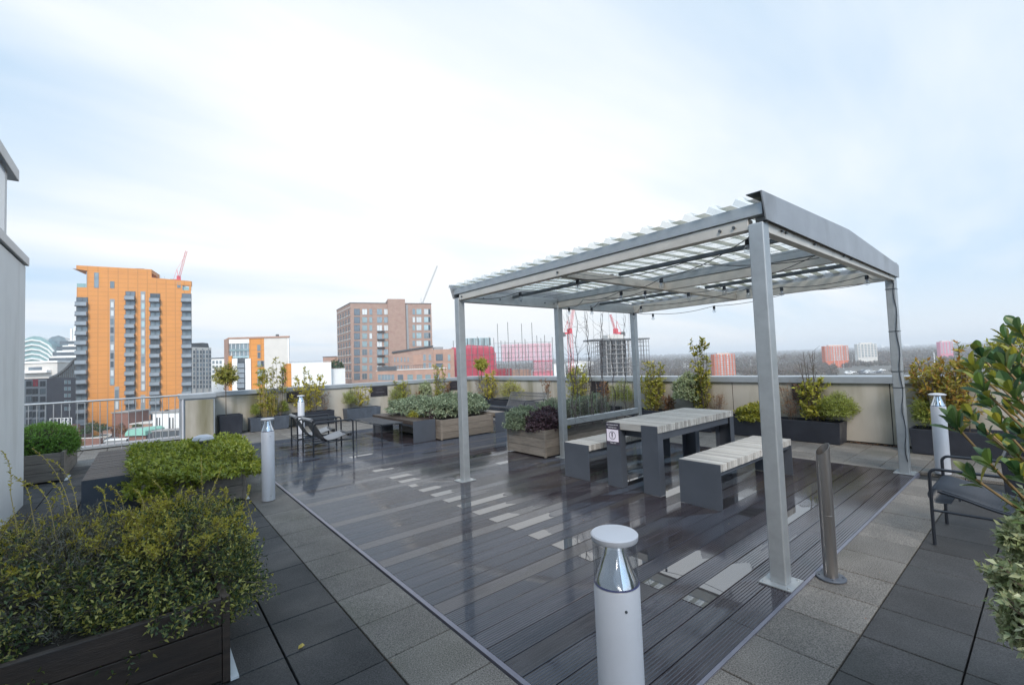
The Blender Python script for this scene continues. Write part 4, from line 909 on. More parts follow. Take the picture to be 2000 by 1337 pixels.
WS('leafy lower growth around the tallest holly like shrub', 1352, 1392, 735, 'olive', 'R', ns=12, L=.065, W=.028, tw=9, sl=.18, t0=.1)
WS('brown wispy grass beside the variegated dome', 1378, 1418, 768, 'rust', 'R', ns=22, L=.05, W=.005, tw=7, sl=.14, m=5, t0=.1, r=.0025)
wall_dome('bright yellow green low bush spilling over the planter right of the table', 1436, 1502, 788, 832, 'olive', 'R', n=700, m=9, L=.05, W=.024, ln=.13, lump=.2, dep=.28)
WS('pink brown feathery shrub left of the near pergola post', 1526, 1562, 752, 'rust', 'R', ns=16, L=.04, W=.008, tw=9, sl=.18, m=6, t0=.1, r=.003)
WS('yellow green leafy shrub in front of the half hidden plaque', 1566, 1622, 742, 'olive', 'R', ns=14, L=.075, W=.036, tw=9, sl=.22, t0=.1, lean=.5, hv=.4)
WS('bare winter branches sticking up above the right parapet', 1570, 1608, 682, 'bay', 'R', ns=7, tw=7, sl=.3, t0=.45, lean=.7, r=.006, leafy=0)
wall_dome('soft round green bush at the right end of the long planter', 1594, 1670, 766, 828, 'fine', 'R', n=900, m=8, L=.055, W=.007, ln=.2, lump=.2, dep=.3)
wall_dome('soft dull green bush right of the right pergola post', 1775, 1838, 772, 842, 'fine', 'R', n=700, m=8, L=.055, W=.009, ln=.2, lump=.2, dep=.3)
WS('golden and red leaved shrub above the white bollard at the right', 1795, 1905, 700, 'nandina', 'R', ns=30, L=.085, W=.030, tw=11, sl=.26, m=8, t0=.15, lean=.6, hv=.35, dep=.25)
WS('taller golden shoot beside the golden and red shrub', 1872, 1900, 672, 'nandina', 'R', ns=3, L=.08, W=.035, tw=6, sl=.14, m=5, t0=.75, lean=.3)

# ================================================================== PLANTS IN THE TIMBER PLANTERS
def DM(label, c, rx, ry, rz, n, m, L, W, lm, p=2.0, low=-.3, ln=.1, ang=1.0, lump=.12, upb=.3, name='bush', sm='bark', group=None):
    f, s = dome(c, rx, ry, rz, n, m, L, W, p, low, ln, ang, lump, 0, upb)
    return plant(name, label, 'bush', (c[0], c[1], max(0, c[2]-rz*.6)), f, s, lm, sm, group)
DM('large grey green sage dome at the front of the deck planter', (5.25, 8.75, .60), .66, .62, .32, 1500, 8, .050, .020, 'sage', low=-.45)
DM('second grey green sage dome on the right of the deck planter', (5.72, 8.72, .60), .50, .55, .30, 900, 8, .050, .020, 'sage', low=-.45)
DM('wide sage mound at the back left of the deck planter', (4.95, 9.75, .58), .62, .75, .26, 1100, 8, .050, .020, 'sage', low=-.3)
DM('yellow green low growth between the sage mounds', (4.75, 9.15, .48), .24, .35, .12, 350, 8, .032, .014, 'olive')
DM('small purple heuchera between the sage mounds', (4.80, 8.60, .50), .16, .26, .15, 220, 7, .036, .026, 'purple')
DM('sage bush at the left corner of the vine planter', (5.12, 6.00, .52), .34, .34, .27, 800, 8, .040, .015, 'sage', low=-.4)
DM('purple black heuchera spilling over the front of the vine planter', (5.26, 5.56, .50), .38, .34, .27, 800, 8, .038, .026, 'purple', low=-.45)
DM('small yellow green tuft at the right of the purple heuchera', (5.43, 5.32, .46), .10, .12, .10, 120, 7, .026, .015, 'yellow', low=-.5)
for i, (x, y) in enumerate(((5.75, 5.85), (6.25, 5.75), (6.8, 5.85))):
    DM(['blue green sage bush at the left behind the trellis', 'blue green sage bush in the middle behind the trellis', 'blue green sage bush at the right behind the trellis'][i], (x, y, .62), .34, .34, .26, 420, 8, .042, .015, 'sage', low=-.5, group='sage bushes behind the trellis')
for i, (x, y) in enumerate(((5.6, 5.45), (6.1, 5.4), (6.65, 5.42))):
    f, s = spray((x, y, .42), .3, .12, .42, 16, .03, .010, side=7, sl=.12, m=5, t0=.3, r=.003)
    plant('dry_grass', ['brown dry stems at the left foot of the trellis', 'brown dry stems at the middle foot of the trellis', 'brown dry stems at the right foot of the trellis'][i], 'plant', (x, y, .42), f, s, 'lav', 'vine', 'dry stems at the foot of the trellis')
# vines twisting up the wires
for i, (x, top, n_, lab) in enumerate(((5.44, 2.30, 4, 'leftmost leafless vine on the trellis wires'), (5.66, 2.36, 5, 'leafless vine leaning right, second on the trellis'), (5.90, 2.38, 6, 'thick dark vine in the middle of the trellis'), (6.32, 2.36, 6, 'leafless vine right of the trellis middle'), (6.54, 2.0, 5, 'short branching vine on the right half of the trellis'), (6.98, 2.36, 5, 'rightmost leafless vine next to the rear post'))):
    b = MB(); ph = rng.random()*6
    for q in range(2 if n_ > 5 else 1):
        pts = [(x-.13*(1-k/40)*(1 if i % 2 else -.4)+.018*math.sin(k*.55+ph+q*3), PY1+.018*math.cos(k*.55+ph+q*3)-.004, .42+(top-.42)*k/40) for k in range(41)]
        b.tube(pts, [.009-.0055*k/40 for k in range(41)], 5)
    for k in range(n_*6):
        j = int(rng.integers(3, 38)); p0 = Vector(pts[j]); d = Vector((rng.normal(0, .6), rng.normal(0, .35), rng.uniform(-.3, .9))).normalized(); ln = rng.uniform(.10, .34)
        p1 = p0+d*ln*.5+Vector((0, 0, rng.normal(0, .03))); p2 = p0+d*ln+Vector((rng.normal(0, .04), 0, rng.normal(0, .05))); b.tube([p0, p1, p2], [.003, .002, .001], 3)
    tag(b.build('climbing_vine', M['vine']), lab, 'vine', 'bare vines climbing the trellis wires')

DM('bright yellow green clipped hedge filling its planter on the left', (.50, 7.55, .39), .70, 1.25, .24, 3600, 8, .056, .025, 'hedge', p=2.8, low=-.75, ln=.14, ang=1.05, lump=.22, upb=.2, name='hedge')
pr = PY(86, 866, 10.5)
DM('neatly clipped round green bush beside the railing', (pr.x-.05, 10.5, pr.z), .50, .50, .34, 3200, 8, .026, .012, 'box', p=2.3, low=-.75, ln=.07, lump=.05, upb=.1)

# front left planter
def near(label, c, rx, ry, h, ns, L, W, lm, sm='bark', **kw):
    f, s = spray(c, rx, ry, h, ns, L, W, **kw); return plant('shrub', label, 'shrub', c, f, s, lm, sm, 'shrubs in the dark front planter')
GFP = 'shrubs in the dark front planter'
DM('variegated dark green and yellow shrub at the right end of the front planter', (.10, 3.64, .38), .50, .95, .31, 3000, 10, .025, .011, 'dark', p=2.6, low=-.75, ln=.15, ang=1.0, lump=.16, group=GFP)
DM('dark green leafy mass on the left half of the front planter', (-.75, 3.60, .38), .55, .96, .30, 2800, 10, .026, .0115, 'dark', p=2.6, low=-.75, ln=.15, lump=.18, group=GFP)
DM('grey purple lavender in the middle of the front planter', (-.34, 3.72, .40), .32, .78, .29, 1500, 9, .030, .0045, 'lav', p=2.4, low=-.6, ln=.17, ang=.55, lump=.16, upb=.8, group=GFP)
near('yellow tipped shoots above the variegated shrub', (.12, 3.60, .44), .50, .88, .30, 70, .022, .010, 'yellow', side=9, sl=.10, m=7, t0=.45, lean=.35, r=.0022, hv=.5, sm='bark_pale')
near('upright grey lavender spikes in the front planter', (-.28, 3.75, .44), .40, .65, .30, 80, .022, .004, 'lav', side=6, sl=.10, m=7, t0=.35, r=.0018, hv=.5)
near('yellow wispy shoots over the dark mass at the left', (-.75, 3.7, .44), .52, .85, .32, 60, .022, .008, 'yellow', side=8, sl=.09, m=6, t0=.5, lean=.4, r=.0022, hv=.5, sm='bark_pale')
# long arching yellow whips
b_ = []; l_ = []
for (a, c, bend) in (((140, 1010, 3.9), (62, 874, 4.6), .06), ((150, 990, 4.0), (98, 896, 4.6), .05), ((100, 1000, 3.8), (48, 940, 4.3), .04), ((125, 990, 4.0), (98, 940, 4.4), .03), ((205, 980, 4.1), (186, 950, 4.4), .03), ((240, 985, 4.0), (208, 948, 4.4), .03), ((395, 970, 4.0), (393, 890, 4.3), .0), ((405, 975, 4.0), (432, 912, 4.3), .02), ((330, 985, 4.0), (298, 938, 4.3), .02), ((480, 975, 3.9), (486, 948, 4.1), .02), ((440, 980, 3.9), (441, 952, 4.1), .02), ((20, 960, 3.9), (4, 880, 4.2), .03), ((60, 985, 3.9), (28, 930, 4.2), .03), ((280, 1000, 3.9), (262, 955, 4.2), .03)):
    p0 = np.array(PY(*a)); p1 = np.array(PY(*c)); mid = (p0+p1)/2+np.array([bend, 0, bend]); low_ = p0-np.array([-.05, .1, .25]); ts = np.linspace(0, 1, 12)[:, None]
    pts = p0*(1-ts)**2+2*mid*ts*(1-ts)+p1*ts**2; b_.append(twig_quads(low_[None], p0[None], .0032)); b_.append(twig_quads(pts[:-1], pts[1:], .0026))
    di = np.diff(pts, axis=0); l_.append(sprig_leaves(pts[:-1], di, np.linalg.norm(di, axis=1), 3, .020, .010, 0, 1.0))
plant('whip_shrub', 'long arching yellow whips with tiny leaves rising from the front planter', 'shrub', (-.4, 4.0, .5), np.concatenate(l_), np.concatenate(b_), 'yellow', 'bark_pale', GFP)

# right foreground: large leaved shrub, pale variegated shrub
def big_leaf_mesh(P_, D_, N_, L_, W_):
    """eight-quad obovate leaf with midrib fold and curl"""
    D_ = D_.normalized(); S_ = D_.cross(N_).normalized(); N_ = S_.cross(D_); row = []
    for t, w_ in ((0, .03), (.18, .16), (.4, .36), (.62, .5), (.82, .42), (.94, .22), (1.0, .02)):
        c = P_+D_*(L_*t)-N_*(L_*.16*t*t)+N_*(.012*t); row.append((c-S_*(W_*w_)+N_*(W_*w_*.35), c, c+S_*(W_*w_)+N_*(W_*w_*.35)))
    vs = [p for r_ in row for p in r_]; fs = []
    for i in range(6): fs += [(3*i, 3*i+1, 3*i+4, 3*i+3), (3*i+1, 3*i+2, 3*i+5, 3*i+4)]
    return vs, fs
def whorl(b, c, ax, n, L_, W_):
    ax = ax.normalized(); x = ax.orthogonal().normalized(); y = ax.cross(x)
    for k in range(n):
        a = k*2.4+random.random(); tl = .35+.8*(k/n)+random.uniform(-.1, .1); rd = x*math.cos(a)+y*math.sin(a); D_ = ax*math.cos(tl)+rd*math.sin(tl); N_ = ax*math.sin(tl)-rd*math.cos(tl)
        s_ = random.uniform(.75, 1.15); vs, fs = big_leaf_mesh(c-ax*.03*(k/n), D_, N_, L_*s_, W_*s_); b._add(vs, fs, 0, random.random(), True)
base = Vector((2.12, -.42, .42)); T = thing('broadleaf_shrub', 'large glossy leaved shrub reaching in from the right edge', 'shrub', base)
b = MB(); st = MB()
tips = [(1868, 832, 1.30), (1905, 722, 1.34), (1962, 716, 1.22), (1992, 648, 1.25), (1930, 786, 1.36), (1978, 768, 1.16), (1934, 905, 1.12), (1992, 845, 1.2), (1915, 690, 1.6), (1955, 830, 1.3), (1990, 925, 1.1), (1985, 700, 1.4), (1945, 745, 1.5), (1900, 815, 1.5), (1968, 665, 1.55), (1975, 800, 1.5), (1925, 845, 1.4), (1960, 870, 1.5), (1940, 700, 1.7), (1975, 735, 1.7), (1920, 760, 1.2), (1985, 885, 1.3), (1995, 790, 1.3), (1995, 740, 1.5), (1905, 935, 1.15)]
tips3 = [PD(*t) for t in tips]+[base+Vector((random.uniform(-.05, .5), random.uniform(-.7, .05), random.uniform(.15, 1.1))) for _ in range(60)]
for q in tips3:
    s0 = base+Vector((random.uniform(-.1, .1), random.uniform(-.1, .1), -.05)); mid = s0.lerp(q, .55)+Vector((random.uniform(.0, .12), random.uniform(-.12, 0), random.uniform(-.12, .02)))
    pts = [s0*(1-t)**2+mid*2*t*(1-t)+q*t**2 for t in np.linspace(0, 1, 9)]; st.tube(pts, [.0085-.0055*k/8 for k in range(9)], 6); ax = (pts[-1]-pts[-2]).normalized()+Vector((0, 0, .5))
    whorl(b, q, ax, random.randint(7, 11), random.uniform(.045, .064), .024)
    for j in (5, 6, 7):
        if random.random() < .6: whorl(b, pts[j], ax, 4, .056, .023)
b.build('foliage', LM['big'], T, True); st.build('branches', mat('ochre branch', (.20, .13, .05), .6), T, True)
f, s = [], []
for (px, py, D, r_) in ((2035, 1050, 1.15, .07), (2050, 1150, 1.1, .105), (2060, 1230, 1.05, .10), (2090, 1120, 1.2, .14), (2095, 1010, 1.25, .12), (1985, 1055, 1.15, .03), (1968, 1130, 1.15, .035), (1985, 1180, 1.12, .04), (1992, 1225, 1.12, .035)):
    f1, s1 = dome(tuple(PD(px, py, D)), r_, r_, r_*1.0, int(40+900*r_), 8, .022, .011, 2, -.9, .05, 1.1, .2); f.append(f1); s.append(s1)
c = PD(2040, 1150, 1.15); plant('variegated_shrub', 'pale cream and green small leaved shrub at the lower right edge', 'shrub', (c.x, c.y, .42), np.concatenate(f), np.concatenate(s), 'varieg', 'bark')
timber_planter('timber planter just outside the right edge carrying the broadleaf shrub', 1.92, 3.4, -1.9, -.32, .42, 'planter_wood', 3)
c = PD(2012, 700, 4.3); f, s = dome((c.x, c.y, c.z), .36, .36, .30, 700, 8, .034, .018, 2, -.8, .12, 1.0, .2)
s = np.concatenate([s, twig_quads(np.array([[c.x, c.y, .4]]), np.array([[c.x, c.y, c.z]]), .016)])
plant('standard_tree', 'small leaved yellow green round crown at the right edge of the view', 'tree', (c.x, c.y, .4), f, s, 'olive', 'bark')
tub('black cube planter behind the metal chair, just out of view', c.x-.24, c.x+.24, c.y-.24, c.y+.24, .46)
# ================================================================== THE CITY
GZ = -15.5
M['orange'] = mat('orange render', (.57, .225, .042), .6, 0, .06, .25, attr=0, dirt=((.50, .215, .055), .12, .58, (1, 1, .3)))
def panel_lines(m, sx, sz, amt=.82):
    t = m.node_tree; p = t.nodes['Principled BSDF']; n = t.nodes.new; l = t.links.new; src = p.inputs['Base Color'].links[0].from_socket
    tcn = n('ShaderNodeTexCoord'); sp_ = n('ShaderNodeSeparateXYZ'); l(tcn.outputs['Object'], sp_.inputs[0]); outs = []
    for k, s_ in ((0, sx), (2, sz)):
        a = n('ShaderNodeMath'); a.operation = 'DIVIDE'; l(sp_.outputs[k], a.inputs[0]); a.inputs[1].default_value = s_
        f_ = n('ShaderNodeMath'); f_.operation = 'FRACT'; l(a.outputs[0], f_.inputs[0]); c_ = n('ShaderNodeMath'); c_.operation = 'LESS_THAN'; l(f_.outputs[0], c_.inputs[0]); c_.inputs[1].default_value = .11; outs.append(c_.outputs[0])
    mxm = n('ShaderNodeMath'); mxm.operation = 'MAXIMUM'; l(outs[0], mxm.inputs[0]); l(outs[1], mxm.inputs[1])
    mx_ = n('ShaderNodeMixRGB'); mx_.blend_type = 'MULTIPLY'; l(mxm.outputs[0], mx_.inputs[0]); l(src, mx_.inputs[1]); mx_.inputs[2].default_value = (amt, amt, amt, 1); l(mx_.outputs[0], p.inputs['Base Color']); return m
panel_lines(M['orange'], 2.4, 1.4, .80)
M['brick'] = mat('brown pink brick', (.33, .22, .175), .8, 0, .10, .8, dirt=((.29, .175, .145), .5, .5, (1, 1, 2)))
M['brick2'] = mat('brown brick', (.36, .22, .165), .8, 0, .12, .8)
M['brick_red'] = mat('red brick', (.20, .095, .07), .8, 0, .15, .8)
M['white_b'] = mat('white render', (.74, .73, .71), .7, 0, .04, .4, dirt=((.62, .61, .59), .3, .6, (1, 1, .3)))
M['cream_b'] = mat('pale concrete', (.56, .53, .49), .7, 0, .06, .6)
M['grey_b'] = mat('mid grey cladding', (.26, .27, .28), .6, 0, .1, .5)
M['dark_b'] = mat('dark grey cladding', (.065, .067, .08), .5, 0, .12, .5)
M['dark_b2'] = mat('charcoal balcony steel', (.07, .08, .09), .5, .2, .15, 1)
M['g_dark'] = mat('dark window glass', (.09, .11, .13), .12, .2, .25, .4, attr=.5)
M['g_mid'] = mat('grey blue window glass', (.20, .25, .28), .12, .2, .3, .5, attr=.4)
M['g_light'] = mat('pale blue window glass', (.30, .40, .42), .12, .1, .25, .5, attr=.35)
M['g_white'] = mat('window with white blind', (.55, .57, .57), .3, 0, .1, .5, attr=.15)
M['g_rail'] = mat('grey glass balustrade', (.23, .26, .29), .15, .1, .15, .5)
M['green_glass'] = mat('green tinted glazing', (.22, .34, .34), .15, .1, .15, .3)
M['roof_dark'] = mat('dark roof edge', (.05, .055, .06), .5, .1, .1, 1)
M['crane_red'] = mat('crane red paint', (.62, .04, .06), .5, 0, .08, .5)
M['crane_pale'] = mat('crane grey paint', (.5, .5, .5), .5, 0, .05, .5)
M['conc'] = mat('raw concrete', (.25, .24, .23), .8, 0, .1, .5)
M['conc_d'] = mat('dark deck soffit board', (.12, .12, .12), .8, 0, .2, .5)  # darker grey for the core, top deck and crane counterweights
M['pole'] = mat('scaffold tube', (.16, .15, .15), .5, .4, .1, 2)
M['net_red'] = netmat('red debris netting', (.76, .13, .20), .60)
M['net_pink'] = netmat('pink debris netting', (.88, .46, .53), .36)
M['red_steel'] = mat('red painted steel', (.30, .02, .035), .5, 0, .1, 1)
M['green_roof'] = mat('green copper roof', (.22, .45, .36), .6, 0, .12, .6)
M['asphalt'] = mat('asphalt', (.06, .06, .062), .7, 0, .2, .3)
M['grass'] = mat('dull winter grass', (.10, .12, .035), .9, 0, .3, .15)
M['land'] = mat('city ground', (.11, .10, .085), .9, 0, .35, .02)

class Fac:
    """a facade plane between two pixel columns at given depths; local x right, y away, z up from the ground"""
    def __init__(s, pa, pb, Da, Db, name, label, cat='building', py=720, group=None):
        A, B = PD(pa, py, Da), PD(pb, py, Db); A.z = B.z = GZ; s.A = A; s.W = (B-A).length; u = (B-A).normalized(); s.rz = math.atan2(u.y, u.x)
        s.u = u; s.n = Vector((-u.y, u.x, 0)); s.t = thing(name, label, cat, tuple(A), s.rz, group); s.cache = {}
    def uz(s, px, py, v=0.0):
        d = ray(px, py); o = Vector((0, 0, EYE)); P0 = s.A+s.n*v; k = (P0-o).dot(s.n)/d.dot(s.n); q = o+d*k-s.A; return q.dot(s.u), q.z
    def zt(s, px, py, v=0.0): return s.uz(px, py, v)[1]
    def box(s, name, m, u0, u1, v0, v1, z0, z1, parent=None):
        b = MB(); b.box(u0, u1, v0, v1, z0, z1); return b.build(name, M[m], parent or s.t)
    def pbox(s, name, m, pl, pt, pr, pb, v0=0, v1=-.1, parent=None, zb=None):
        u0, z1 = s.uz(pl, pt, v0); u1, z0 = s.uz(pr, pb, v0); return s.box(name, m, u0, u1, v0, v1, z0 if zb is None else zb, z1, parent)
WC = {}
def window_mesh(w, h, glass='g_dark', frame='dark_b2', mull=1):
    k = (round(w, 2), round(h, 2), glass, frame, mull)
    if k not in WC:
        b = MB(); f_ = .07; b.box(-w/2, w/2, -.03, .0, 0, h, 1)
        for a, c in ((-w/2, -w/2+f_), (w/2-f_, w/2)): b.box(a, c, -.10, -.03, 0, h)
        for a, c in ((0, f_), (h-f_, h)): b.box(-w/2+f_, w/2-f_, -.10, -.03, a, c)
        for j in range(mull): x = -w/2+w*(j+1)/(mull+1); b.box(x-.03, x+.03, -.08, -.03, f_, h-f_)
        me = b.mesh('window'); me.materials.append(M[frame]); me.materials.append(M[glass]); WC[k] = me
    return WC[k]
def balcony_mesh(w, h, dep=1.3, rail='g_rail', glass='g_dark'):
    k = ('b', round(w, 2), round(h, 2), round(dep, 2), rail, glass)
    if k not in WC:
        b = MB(); b.box(-w/2, w/2, -.04, 0, 0, h-.3, 1); b.box(-.06, .06, -.10, -.04, .2, h-.35); b.box(-w/2, -w/2+.10, -.12, -.04, 0, h-.3); b.box(w/2-.1, w/2, -.12, -.04, 0, h-.3)
        b.box(-w/2-.08, w/2+.08, -dep, -.042, -.10, .14)                     # slab
        b.box(-w/2, w/2, -dep+.02, -dep+.06, .14, 1.18, 2); b.box(-w/2, -w/2+.04, -dep+.06, -.13, .14, 1.18, 2); b.box(w/2-.04, w/2, -dep+.06, -.13, .14, 1.18, 2)
        b.box(-w/2-.02, w/2+.02, -dep, -dep+.08, 1.18, 1.25)
        me = b.mesh('balcony'); 
        for q in ('dark_b2', glass, rail): me.materials.append(M[q])
        WC[k] = me
    return WC[k]

def back(T, pxr, dep, m=.4):
    """u of the wall's rear corner, pulled in so that the far side of the plan narrows"""
    d = ray(pxr, 720); o = Vector((0, 0, EYE)); k = (T.A+T.n*dep-o).dot(T.n)/d.dot(T.n); return min(T.W, (o+d*k-T.A).dot(T.u)-m)
def tbox(T, name, m, u0, u1, v0, v1, z0, z1, pxr):
    b = MB(); b.prism([(u0, v0), (u1, v0), (max(u0+1, u1-(T.W-back(T, pxr, v1))), v1), (u0, v1)], z0, z1, 'z'); return b.build(name, M[m], T.t)
# ---- land
b = MB(); b.box(-6000, 9000, -6000, 9000, GZ-2, GZ-.02); tag(b.build('ground', M['land']), kind='structure')
def groundbox(name, m, pts, z):
    b = MB(); b.prism([(p.x, p.y) for p in pts], GZ-.5, GZ+z); return tag(b.build(name, M[m]), kind='structure')
gp = lambda px, py: G(px, py, GZ)
b = MB(); pts = [gp(40, 873), gp(380, 850), gp(380, 861), gp(40, 886)]; b.prism([(p.x, p.y) for p in pts], GZ-.4, GZ+.02); tag(b.build('road', M['asphalt']), kind='structure')
b = MB(); pts = [gp(60, 852), gp(245, 842), gp(245, 852), gp(60, 862)]; b.prism([(p.x, p.y) for p in pts], GZ-.4, GZ+.05); tag(b.build('grass_verge', M['grass']), kind='structure')

# ---- orange tower
T = Fac(149, 374, 133, 145, 'apartment_tower', 'tall orange rendered apartment tower with columns of dark balconies')
u_st, z_hi = T.uz(296, 525); W_ = T.W; zl = T.zt(150, 518); zr = T.zt(296, 526); z_lo = T.zt(296, 542); z_lo2 = T.zt(373, 549)
z_t = T.zt(160, 561); u_t = T.uz(170, 540)[0]; zpk = T.zt(357, 568); u_r = T.uz(356, 560)[0]
tbox(T, 'wall', 'orange', 0, W_, 0, 20, 0, z_t, 374); tbox(T, 'upper_wall', 'orange', u_t, u_st, .002, 12, z_t+.001, zr-1.2, 374); tbox(T, 'upper_wall', 'orange', u_st+.001, u_r, .002, 8, z_t+.001, z_lo-1.6, 374)
b = MB(); b.prism([(u_t-3.4, zl-1.0), (u_t, zr-1.2), (u_st, zr-1.2), (u_st, zr), (-.1, zl), (-.1, zl-1.1)], -.05, 9, 'y'); b.build('roof', M['orange'], T.t)
b = MB(); b.prism([(u_st, z_lo-1.6), (W_+.1, z_lo2-1.6), (W_+.1, z_lo2), (u_st, z_lo)], -.05, 1.2, 'y'); b.build('roof', M['orange'], T.t)
T.box('corner_column', 'orange', W_-.5, W_, 0, .6, z_t, z_lo2-1.6); T.box('corner_glazing', 'g_mid', u_t-.02, u_t-.30, .5, 6, z_t+.002, zr-1.5); T.box('corner_glazing', 'g_dark', u_r+.01, u_r+.25, .3, 5, z_t+.002, z_lo-2.0)
T.box('terrace_rail', 'green_glass', 0, u_t-.3, .1, .14, z_t+.002, z_t+1.2); T.box('terrace_rail', 'green_glass', u_r+.3, W_-.55, .1, .14, z_t+.002, z_t+1.1)
u_, z_ = T.uz(265, 519); T.box('roof_plant', 'dark_b2', u_-1.1, u_+1.1, 4, 6, zr, z_)
for k in range(3): T.box('mast', 'grey_b', u_st+.6+k, u_st+.66+k, 3, 3.06, z_lo-.2, z_lo+1.8-.4*k)
pxs = [((149, 172), 578, 13), ((245, 264.5), 566, 14), ((293, 313), 570, 14), ((355, 374), 570, 14)]
for (p0, p1), yt, n_ in pxs:
    pc = (p0+p1)/2; ua, zt_ = T.uz(p0, yt); ub, _ = T.uz(p1, yt); wd = ub-ua
    z_first = T.zt(pc, yt+20); z_last = T.zt(pc, 826); fh = (z_first-z_last)/(n_-1) if n_ > 1 else 2.8
    bm2 = [balcony_mesh(wd-.1, fh, 1.2, 'g_rail', g_) for g_ in ('g_dark', 'g_mid', 'g_dark')]
    cl_ = T.box('balcony_bay', 'dark_b2', ua, ub, -.001, -.03, max(0, z_last-fh-.5), z_first+fh*.95)
    for k in range(n_): place(bm2[random.randint(0, 2)], 'balcony', T.t, ((ua+ub)/2, -.035, z_last+fh*k))
for (p0, p1), yt, yb, n_ in (((215, 223.5), 585, 752, 10), ((275, 283.5), 570, 763, 11), ((224, 232.5), 756, 800, 2), ((275, 283.5), 772, 818, 3)):
    ua, zt_ = T.uz(p0, yt); ub, _ = T.uz(p1, yt); zb_ = T.zt(p0, yb); fh = (zt_-zb_)/n_
    T.box('window_strip', 'grey_b', ua-.05, ub+.05, -.001, -.03, zb_-.1, zt_+.2)
    for k in range(n_): place(window_mesh(ub-ua-.15, fh*.72, random.choice(['g_white', 'g_light', 'g_mid', 'g_dark', 'g_white']), 'grey_b', 0), 'window', T.t, ((ua+ub)/2, -.032, zb_+fh*k+.15))
for (pl, pt, pr, pb_) in ((184, 532, 193, 562), (215, 549, 223.5, 563), (346, 552, 353, 562)):
    ua, zt_ = T.uz(pl, pt); ub, zb_ = T.uz(pr, pb_); place(window_mesh(ub-ua, zt_-zb_, 'g_mid', 'grey_b', 0), 'window', T.t, ((ua+ub)/2, -.002, zb_))
# low podium pieces in front of the tower
T2 = Fac(298, 352, 118, 118, 'white_annex', 'small white flat roofed block with dark slots at the foot of the orange tower'); zt_ = T2.zt(325, 806); T2.box('wall', 'white_b', 0, T2.W, 0, 9, 0, zt_); T2.box('roof', 'conc', -.2, T2.W+.2, -.2, 9.2, zt_+.002, zt_+.35)
for p in (306, 311, 331, 337): T2.pbox('slot', 'dark_b2', p, 815, p+2, 836)
T2.pbox('chimney', 'dark_b2', 321, 800, 325, 807, 2, 3)
T3 = Fac(219, 296, 122, 122, 'brick_wall_block', 'low brown brick block with a dark opening below the orange tower'); zt_ = T3.zt(240, 806); T3.box('wall', 'brick_red', 0, T3.W*.42, 0, 7, 0, zt_); T3.box('low_wall', 'brick2', T3.W*.42+.01, T3.W, 0, 5, 0, zt_-3.2); T3.box('roof', 'conc', -.2, T3.W*.42+.2, -.2, 7.2, zt_+.002, zt_+.3); T3.pbox('door', 'dark_b2', 234, 826, 241, 836)
T3.box('roof', 'cream_b', T3.W*.44, T3.W+.2, -.2, 5.2, zt_-3.198, zt_-2.95)
T4 = Fac(247, 294, 108, 108, 'kiosk', 'small red brick kiosk with curved green roof behind the railing'); z1 = T4.zt(262, 850); T4.box('wall', 'brick_red', .6, T4.W*.80, 0, 5, 0, z1)
b = MB(); wk = T4.W; b.prism([(0, z1+.01), (wk*.86, z1+.01), (wk*.84, z1+1.0), (wk*.72, z1+1.5), (wk*.12, z1+1.4), (.15, z1+.8)], -.5, 5.5, 'y'); b.build('roof', M['green_roof'], T4.t); T4.box('side_wing', 'dark_b', wk*.8+.02, wk, .2, 4, 0, z1+.3)
T5 = Fac(150, 197, 109, 109, 'brick_wall', 'low red brick garden wall behind the railing bars'); zt_ = T5.zt(170, 856); T5.box('wall', 'brick_red', 0, T5.W, 0, .6, 0, zt_); T5.box('coping_stones', 'cream_b', -.05, T5.W+.05, -.06, .66, zt_+.002, zt_+.15)
# low roofs, walls and bushes between the street and the tower
for i, (pl, pr, D, yt, dp_, mm, rm, lab) in enumerate(((196, 218, 126, 838, 5, 'brick2', 'roof_dark', 'small brown hut with dark roof at the foot of the orange tower'), (252, 300, 112, 838, 2.0, 'dark_b', 'grey_b', 'long dark shed with grey roof beside the green roofed kiosk'),
    (296, 356, 106, 843, 3.0, 'dark_b2', 'conc', 'dark slatted bin store in front of the small white block'), (206, 246, 107, 861, 2, 'grey_b', 'white_b', 'low grey wall with white top left of the kiosk'), (140, 165, 124, 832, 5, 'brick_red', 'grey_b', 'red brick lodge beyond the letters'))):
    T_q = Fac(pl, pr, D, D+1, 'low_building', lab); z_ = max(.8, T_q.zt(pl, yt)); T_q.box('wall', mm, 0, T_q.W, 0, dp_, 0, z_); T_q.box('roof', rm, -.15, T_q.W+.15, -.15, dp_+.15, z_+.002, z_+.22)
    for k in range(int(T_q.W/1.6)): T_q.box('post', rm, k*1.6+.3, k*1.6+.42, -.01, -.12, 0, z_-.05)
for i, (px, py, D, r_) in enumerate(((180, 834, 118, 1.5), (200, 836, 118, 1.2), (232, 838, 117, 1.4), (268, 836, 116, 1.2), (168, 842, 112, 1.0), (246, 842, 112, 1.0), (360, 826, 120, 1.6))):
    c = PD(px, py, D); f, s = dome((c.x, c.y, c.z), r_, r_, r_*.9, 160, 7, .3, .16, 2, -.6, .4, 1.0, .3); s = np.concatenate([s, twig_quads(np.array([[c.x, c.y, GZ]]), np.array([[c.x, c.y, c.z]]), .12)])
    t_ = thing('street_tree', ['dark bush at the foot of the orange tower, leftmost', 'second dark bush at the foot of the orange tower', 'bush left of the brown brick block', 'bush in front of the brown brick block', 'low bush on the grass verge', 'low bush near the dark opening', 'bush right of the small white block'][i], 'tree', (c.x, c.y, GZ)); link('crown', np_mesh('crown', f), LM['rust' if i in (2, 5) else 'tree'], t_, True); link('trunk', np_mesh('trunk', s), M['bark'], t_, True)
